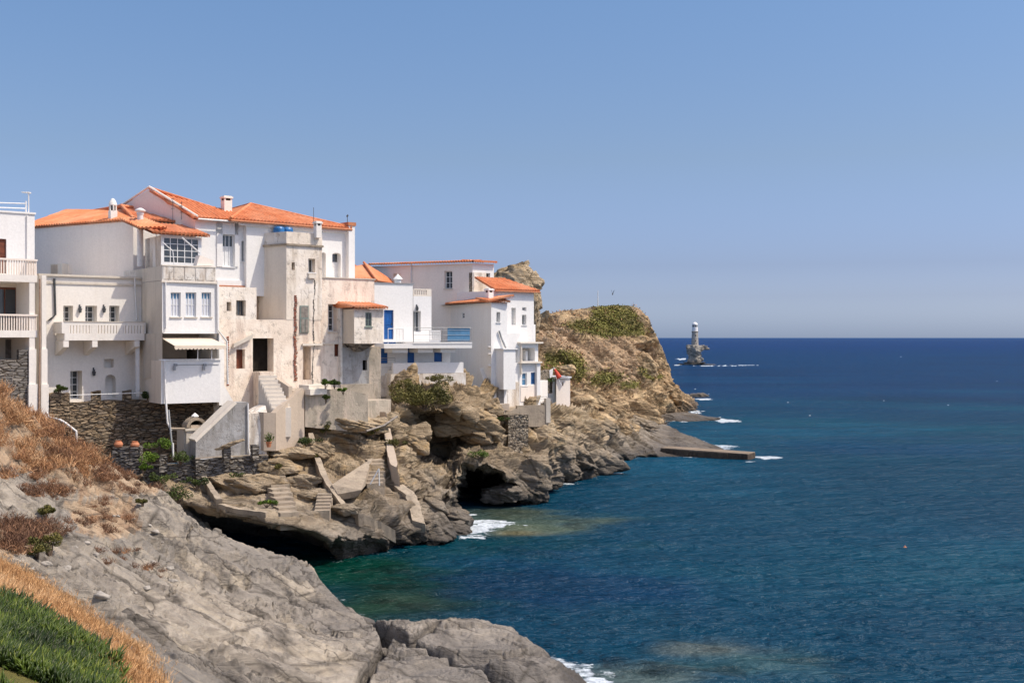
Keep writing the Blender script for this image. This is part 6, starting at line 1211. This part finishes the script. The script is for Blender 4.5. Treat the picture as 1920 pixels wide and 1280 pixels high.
def ruin():
    """ruined masonry tower behind the last house"""
    Vs, Qs, n = [], [], 0
    for px, py, Y, r in ((945, 545, 104, (2.2, 2.0, 2.25)), (962, 545, 103.6, (1.9, 2.0, 2.3)), (975, 508, 103.4, (1.0, 1.2, .85)), (980, 530, 103.6, (1.35, 1.6, 1.6)), (978, 560, 103.6, (1.6, 1.8, 2.2)), (992, 575, 103.4, (.8, 1.4, 2.4)), (990, 520, 103.4, (.62, .9, .8)), (957, 585, 104, (3, 2.5, 3.5))):
        v, q = blobmesh(tuple(P(px, py, Y)), r, int(px), 5, .26, L=.55); Vs.append(v); Qs.append(q+n); n += len(v)
    V = np.concatenate(Vs); c = np.array(P(960, 600, 104)); o = np_mesh('ruined_tower', V-c, np.concatenate(Qs), M['cliff']); o.location = c; tag(o, 'ragged ruined stone tower rising behind the seaward house', 'ruin')
ruin()
m = MB(); c = P(1697, 1028, 59.4); m.lathe((c.x, c.y, -.10), [(.05, 0), (.11, .05), (.12, .12), (.08, .19), (.02, .23), (.02, .27)], 12); one(m, 'mooring_buoy', M['terra'], 'small reddish buoy floating alone on the open water', 'buoy', smooth=True)
# ================================================================ PLANTS
def leaves(name, pts, size, mat, up=.3, aspect=.55, tint=None, seed=1, parent=None, origin=None):
    """one mesh of many small bent leaf faces at pts (N,3); size (N,) or float"""
    rng = np.random.RandomState(seed); n = len(pts); sz = np.broadcast_to(size, (n,))*rng.uniform(.6, 1.35, n); d = rng.normal(size=(n, 3)); d[:, 2] = (np.abs(d[:, 2])*.6+up if up < .9 else d[:, 2]*.35); d /= np.linalg.norm(d, axis=1)[:, None]
    s = np.cross(d, rng.normal(size=(n, 3))*[1, 1, 1 if up < .9 else .3]+(0 if up < .9 else np.array([0, 0, 1.5]))); s /= np.linalg.norm(s, axis=1)[:, None]; L = sz[:, None]; w = L*aspect*.5; nn = np.cross(d, s)
    V = np.stack([pts, pts+d*L*.5+s*w+nn*L*.08, pts+d*L, pts+d*L*.5-s*w+nn*L*.08], 1).reshape(-1, 3); t = rng.rand(n) if tint is None else np.clip(tint+rng.normal(size=n)*.16, 0, 1)
    o = np.array(origin) if origin is not None else np.zeros(3); ob = np_mesh(name, V-o, np.arange(4*n).reshape(n, 4), M[mat], False, {'tint': np.repeat(t, 4)}, parent); return ob
def shrub(px, py, Y, w, hgt, mat, label, name='shrub', n=900, leaf=.10, group=None, seed=None):
    """bush: stems, plus leaves in many uneven clumps; w, hgt in metres"""
    seed = seed or int(px*7+py); rng = np.random.RandomState(seed); base = np.array(P(px, py, Y)) if Y else np.array(on_cliff(px, py)); r = root(name, tuple(base), label, 'shrub' if name == 'shrub' else 'plant', group)
    k = max(5, int(9*w/.8)); k = min(k, 46); c = rng.normal(size=(k, 3))*[.36, .32, .26]*np.array([w, w*.8, hgt*1.0]); c[:, 2] = np.abs(c[:, 2])*1.15+hgt*.25; rad = rng.uniform(.14, .30, k)*w
    idx = rng.randint(0, k, n); d = rng.normal(size=(n, 3)); d /= np.linalg.norm(d, axis=1)[:, None]; p = c[idx]+d*(rad[idx]*rng.uniform(.55, 1.05, n)**.5)[:, None]*[1, 1, .75]; ct = rng.rand(k)
    leaves('foliage', p+base, leaf, mat, .25, .5, .15+.6*ct[idx], seed, r, base); m = MB()
    for i in range(min(k, 9)): m.tube([base-np.array([0, 0, .15]), base+c[i]*.5+np.array([0, 0, .02]), base+c[i]], .02+.012*w, 4, .008)
    m.build('stem', M['bark'], r); return r
def plants():
    shrub(795, 765, on_cliff(795, 765).y-.5, 2.1, 1.5, 'olive', 'large dark olive bush spreading over the rock below the blue door house', n=7000, leaf=.13)
    shrub(765, 735, on_cliff(765, 735).y-.5, 1.2, .8, 'olive', 'dry grey-green bush just left of the large dark bush', n=2200, leaf=.11)
    shrub(822, 716, 75.0, 1.0, .5, 'olive', 'low dry bush against the white plinth', n=1200, leaf=.1)
    B = [(283, 868, 57.9, 1.0, .6, 'lime', 'bright green bush left of the grey stone pillar'), (300, 842, 59.0, .9, .6, 'lime', 'bright green bush behind the grey stone pillar'), (338, 865, 58.8, .8, .4, 'leaf', 'darker green bush right of the grey stone pillar'), (268, 884, 57.6, .5, .4, 'lime', 'small bright green bush at the left end of the low wall'),
        (610, 724, 63.6, .48, .5, 'lime', 'round light green bush on the retaining wall, left of the pair'), (627, 724, 64.0, .42, .45, 'leaf', 'round dark green bush on the retaining wall, right of the pair'), (644, 735, 63.9, .4, .2, 'lime', 'small trailing green plant on the retaining wall'), (611, 752, 62.9, .22, .4, 'leaf', 'tuft of green hanging from a crack in the retaining wall')]
    for x in B: shrub(*x[:6], x[6], n=1300, leaf=.085)
    C = [(905, 858, .9, .5, 'lime', 'small green bush on the rock between the two dark caves'), (895, 822, .8, .35, 'olive', 'olive tuft on the ledge left of the masonry pillar'), (940, 790, .7, .4, 'leaf', 'green tuft beside the concrete platform'), (576, 835, .8, .6, 'leaf', 'dark green bush at the foot of the staircase parapet'), (592, 800, .7, .45, 'leaf', 'green tuft under the left end of the retaining wall'), (610, 812, .55, .4, 'olive', 'olive tuft on the ledge below the retaining wall'),
        (672, 788, .5, .3, 'olive', 'small olive tuft below the middle of the retaining wall'), (448, 905, .8, .5, 'leaf', 'green bush hanging below the lower grey stone wall'), (335, 938, 1.0, .7, 'leaf', 'dark green bush where the shelf meets the grey slope'), (370, 912, .8, .5, 'leaf', 'green bush left of the concrete gutter slab'), (300, 905, .8, .4, 'leaf', 'low green bush under the low dark wall'), (522, 880, .5, .3, 'olive', 'olive tuft at the top of the curved stairway'), (500, 946, .5, .2, 'lime', 'low green plant beside the curved stairway'),
        (1020, 720, .8, .6, 'lime', 'light green bush beside the small hut'), (700, 815, .5, .35, 'olive', 'olive tuft beside the tan kerb'), (742, 835, .7, .4, 'olive', 'olive tuft on the rock right of the tan kerb'), (585, 860, .5, .3, 'olive', 'olive tuft beside the winding kerb')]
    for x in C: q = on_cliff(x[0], x[1]) if x[0] != 1020 else P(1022, 722, 95); shrub(x[0], x[1], q.y-.25, *x[2:5], x[5], n=900, leaf=.09)
    r = root('potted_plant', P(504, 838, 60.6), 'green plant in a terracotta pot at the foot of the staircase', 'potted plant'); m = MB(); m.lathe(P(504, 838, 60.6), [(.10, 0), (.15, .24), (.17, .25), (.17, .29), (.13, .29)], 12); m.build('pot', M['terra'], r, True); rng = np.random.RandomState(4); b = np.array(P(504, 826, 60.6)); leaves('foliage', b+rng.normal(size=(260, 3))*[.10, .10, .14]+[0, 0, .1], .11, 'leaf', .5, .4, None, 3, r, np.array(P(504, 838, 60.6)))
    for a, bb, lab in ((112, 738, 'dark leafy plant growing in the broad stone pier'), (278, 748, 'green plant between the last two stone pillars of the terrace')): shrub(a, bb, yt(a, 1.7), .5, .4, 'leaf', lab, 'plant', 500, .12)
    # scrub carpets of the headland
    rng = np.random.RandomState(9); px, py = HPX, HPY
    for nm, g in green.items():
        ii = np.where(inpoly(px+rng.normal(size=len(px))*3, py+rng.normal(size=len(px))*2, g))[0]
        if not len(ii): continue
        ii = ii[rng.randint(0, len(ii), max(600, int(len(ii)*4.0)))]; p = HP[ii]+rng.normal(size=(len(ii), 3))*[.3, .35, .06]; cl = fbm(p*.45, 3, 8)
        p[:, 2] += .22*np.clip(cl+.1, 0, 1); o = leaves('headland_scrub', p, .26, 'carpet', 1.0, .7, np.clip(.5+cl*.9, 0, 1), 5); tag(o, {'upper_slope': 'wide olive-green scrub carpet on the upper slope of the headland', 'middle': 'green scrub patch on the headland beside the seaward house', 'lower': 'small triangular green scrub patch low on the headland', 'edge': 'thin green scrub strip below the triangular patch', 'side': 'sparse scrub near the seaward edge of the headland'}[nm], 'scrub', kind='stuff')
    ii = np.where(inpoly(px, py, [(1005, 590), (1210, 572), (1240, 700), (1200, 760), (1020, 740)]))[0]; ii = ii[(fbm(HP[ii]*.3, 3, 77) > .12)]; ii = ii[rng.randint(0, len(ii), 1800)]; o = leaves('dry_scrub', HP[ii]+rng.normal(size=(len(ii), 3))*.2, .30, 'brush', .5, .5, None, 6); tag(o, 'sparse dry brown scrub scattered over the headland rock', 'scrub', kind='stuff')
plants()
def near_ground():
    rng = np.random.RandomState(21); px, py = GPX, GPY; vis = GP[:, 1]
    def pick(poly, n, lo=0, hi=99, jit=(0, 0)):
        m = inpoly(px+rng.normal(size=len(px))*jit[0], py+rng.normal(size=len(px))*jit[1], poly) & (vis > lo) & (vis < hi); ii = np.where(m)[0]
        if not len(ii): return np.zeros((0, 3))
        w = vis[ii]**2; ii = ii[rng.choice(len(ii), n, p=w/w.sum())]; s = GP[ii, 1:2]*.0022*2.5; return GP[ii]+rng.uniform(-1, 1, (n, 3))*s*[1, 1, 0]
    # ice plant: fleshy upright fingers
    P0 = pick([(-500, 1105), (0, 1133), (40, 1148), (105, 1188), (165, 1222), (205, 1262), (222, 1330), (222, 1480), (-300, 1480), (-300, 1105)], 24000, 3, 13.5, (9, 9)); n = len(P0); P0[:, 2] += .05*fbm(P0*1.7, 3, 3); L = rng.uniform(.06, .14, n)*(1+.5*fbm(P0*2.5, 2, 5)); d = rng.normal(size=(n, 3))*.55; d[:, 2] = 1; d /= np.linalg.norm(d, axis=1)[:, None]
    s = np.cross(d, rng.normal(size=(n, 3))); s /= np.linalg.norm(s, axis=1)[:, None]; t = np.cross(d, s); r = .0085; k = [s, -.5*s+.87*t, -.5*s-.87*t]; bend = rng.normal(size=(n, 3))*.012
    V = np.concatenate([np.stack([P0+q*r*.8-d*.02 for q in k], 1), np.stack([P0+d*L[:, None]*.55+bend+q*r*1.25 for q in k], 1), (P0+d*L[:, None]+bend*2.4)[:, None, :]], 1).reshape(-1, 3); b = np.arange(n)[:, None, None]*7
    q4 = (b+np.array([[0, 1, 4, 3], [1, 2, 5, 4], [2, 0, 3, 5]])).reshape(-1, 4); q3 = (b+np.array([[3, 4, 6, 6], [4, 5, 6, 6], [5, 3, 6, 6]])).reshape(-1, 4)
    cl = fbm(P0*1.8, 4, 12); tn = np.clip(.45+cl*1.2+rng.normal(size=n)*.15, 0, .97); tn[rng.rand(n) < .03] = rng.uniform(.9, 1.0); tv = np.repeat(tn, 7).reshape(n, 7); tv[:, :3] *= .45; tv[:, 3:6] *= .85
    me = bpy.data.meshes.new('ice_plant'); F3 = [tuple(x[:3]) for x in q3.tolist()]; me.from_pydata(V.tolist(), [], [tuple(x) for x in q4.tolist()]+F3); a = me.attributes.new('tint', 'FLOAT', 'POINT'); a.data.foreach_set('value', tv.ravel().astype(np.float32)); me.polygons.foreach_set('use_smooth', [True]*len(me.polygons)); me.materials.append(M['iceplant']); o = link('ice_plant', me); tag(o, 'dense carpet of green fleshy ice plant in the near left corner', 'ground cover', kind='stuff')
    def blades(name, P0, L, wd, lean, mat, label, seed, tint, cat='dry grass'):
        rg = np.random.RandomState(seed); n = len(P0); d = rg.normal(size=(n, 3))*lean; d[:, 2] = 1; d /= np.linalg.norm(d, axis=1)[:, None]; s = np.cross(d, rg.normal(size=(n, 3))); s /= np.linalg.norm(s, axis=1)[:, None]; L = L*rg.uniform(.4, 1.2, n)[:, None]; bd = rg.normal(size=(n, 3))*L*.18
        V = np.stack([P0-s*wd, P0+s*wd, P0+d*L*.6+s*wd*.6+bd*.4, P0+d*L+bd], 1).reshape(-1, 3); t = np.clip(tint+rg.normal(size=n)*.15, 0, 1); o = np_mesh(name, V, np.arange(4*n).reshape(n, 4), M[mat], False, {'tint': np.repeat(t, 4)}); tag(o, label, cat, kind='stuff'); return o
    st = pick([(-400, 1020), (0, 1052), (60, 1088), (135, 1140), (205, 1192), (262, 1222), (300, 1290), (300, 1900), (225, 1900), (205, 1290), (180, 1250), (120, 1200), (50, 1160), (0, 1138), (-400, 1110)], 60000, 8, 21, (13, 9)); blades('straw_grass', st, .10, .0024, .65, 'straw', 'band of fine orange straw grass behind the ice plant', 3, np.clip(.5+fbm(st*1.2, 3, 4)*.8, 0, 1))
    # dry brush on the slope: many ragged twig clumps
    cent = []; spec = [([(-400, 560), (0, 742), (60, 785), (120, 822), (170, 850), (180, 890), (120, 905), (60, 905), (0, 850), (-400, 780)], 330, .62, .60), ([(150, 850), (220, 880), (285, 905), (290, 925), (230, 925), (160, 905), (60, 950), (90, 900)], 120, .42, .3), ([(-60, 985), (110, 985), (125, 1000), (60, 1035), (-60, 1045)], 60, .38, .2), ([(130, 945), (215, 935), (250, 985), (180, 1000), (135, 985)], 22, .28, .2), ([(180, 1025), (250, 1030), (300, 1080), (250, 1085), (180, 1050)], 16, .24, .3), ([(0, 880), (130, 900), (150, 945), (30, 930)], 40, .35, .3)]
    PP, TT, LL = [], [], []
    for poly, n, rad, base in spec:
        c = pick(poly, n, 22, 56, (4, 4))
        for q in c:
            R = rad*rng.uniform(.5, 1.35); m_ = int(330*R/.5); a = rng.normal(size=(m_, 3)); a /= np.linalg.norm(a, axis=1)[:, None]; a[:, 2] = np.abs(a[:, 2]); p = q+a*R*rng.uniform(.1, 1, m_)[:, None]*[1, 1, .62]; PP.append(p); px_ = q[0]/q[1]*F+960; TT.append(np.full(m_, np.clip(base+rng.normal()*.16+(.25 if px_ < 60 and base > .5 else 0), 0, 1))); LL.append(np.full(m_, R*.42))
    PP, TT, LL = np.concatenate(PP), np.concatenate(TT), np.concatenate(LL)
    blades('dry_brush', PP, LL[:, None], .0075, .9, 'brush', 'rust-brown dry brush covering the top of the near slope', 8, TT, 'dry brush')
    for a, b, w_, hh, lab in ((85, 968, .45, .3, 'low green bush on the near slope between brown brush clumps'), (95, 1035, .6, .4, 'green and brown bush on the near slope above the straw band'), (70, 1040, .45, .35, 'small green tuft left of the green and brown bush'), (268, 945, .3, .25, 'small dry tuft on the grey rock crest')):
        q = on_fore(a, b); shrub(a, b, q.y, w_, hh, 'olive', lab, n=1500, leaf=.06)
    # loose stones on the slope
    for k in range(26):
        a, b = rng.uniform(20, 330), rng.uniform(960, 1130); q = on_fore(a, b); s_ = rng.uniform(.05, .16); v, qq = blobmesh((0, 0, 0), (s_, s_*.8, s_*.5), k, 3, .3); V_ = v+np.array(q)
        Vst.append(V_); Qst.append(qq+cnt[0]); cnt[0] += len(V_)
    o = np_mesh('loose_stones', np.concatenate(Vst), np.concatenate(Qst), M['fore2']); tag(o, 'scatter of small loose stones on the near slope', 'stones', kind='stuff')
Vst, Qst, cnt = [], [], [0]; M['fore2'] = simple('pale_stone', (.36, .33, .29), .9, .25, 6)
near_ground()
def bare_branch():
    b_ = P(20, 800, 55.5); r = root('bare_shrub', b_, 'bare pale branching trunk in front of the grey stone base at the left edge', 'bare shrub'); m = MB(); m.tube([b_, P(21, 745, 55.5), P(22, 722, 55.5)], .05, 6, .03); m.build('trunk', M['greywood'], r)
    for x, y in ((10, 708), (14, 716), (34, 716), (25, 698), (22, 706), (36, 724)): m = MB(); m.tube([P(22, 728, 55.5), P((x+22)/2, (y+726)/2+2, 55.4), P(x, y, 55.5)], .04, 5, .015); m.build('branch', M['greywood'], r)
bare_branch()
seabed()
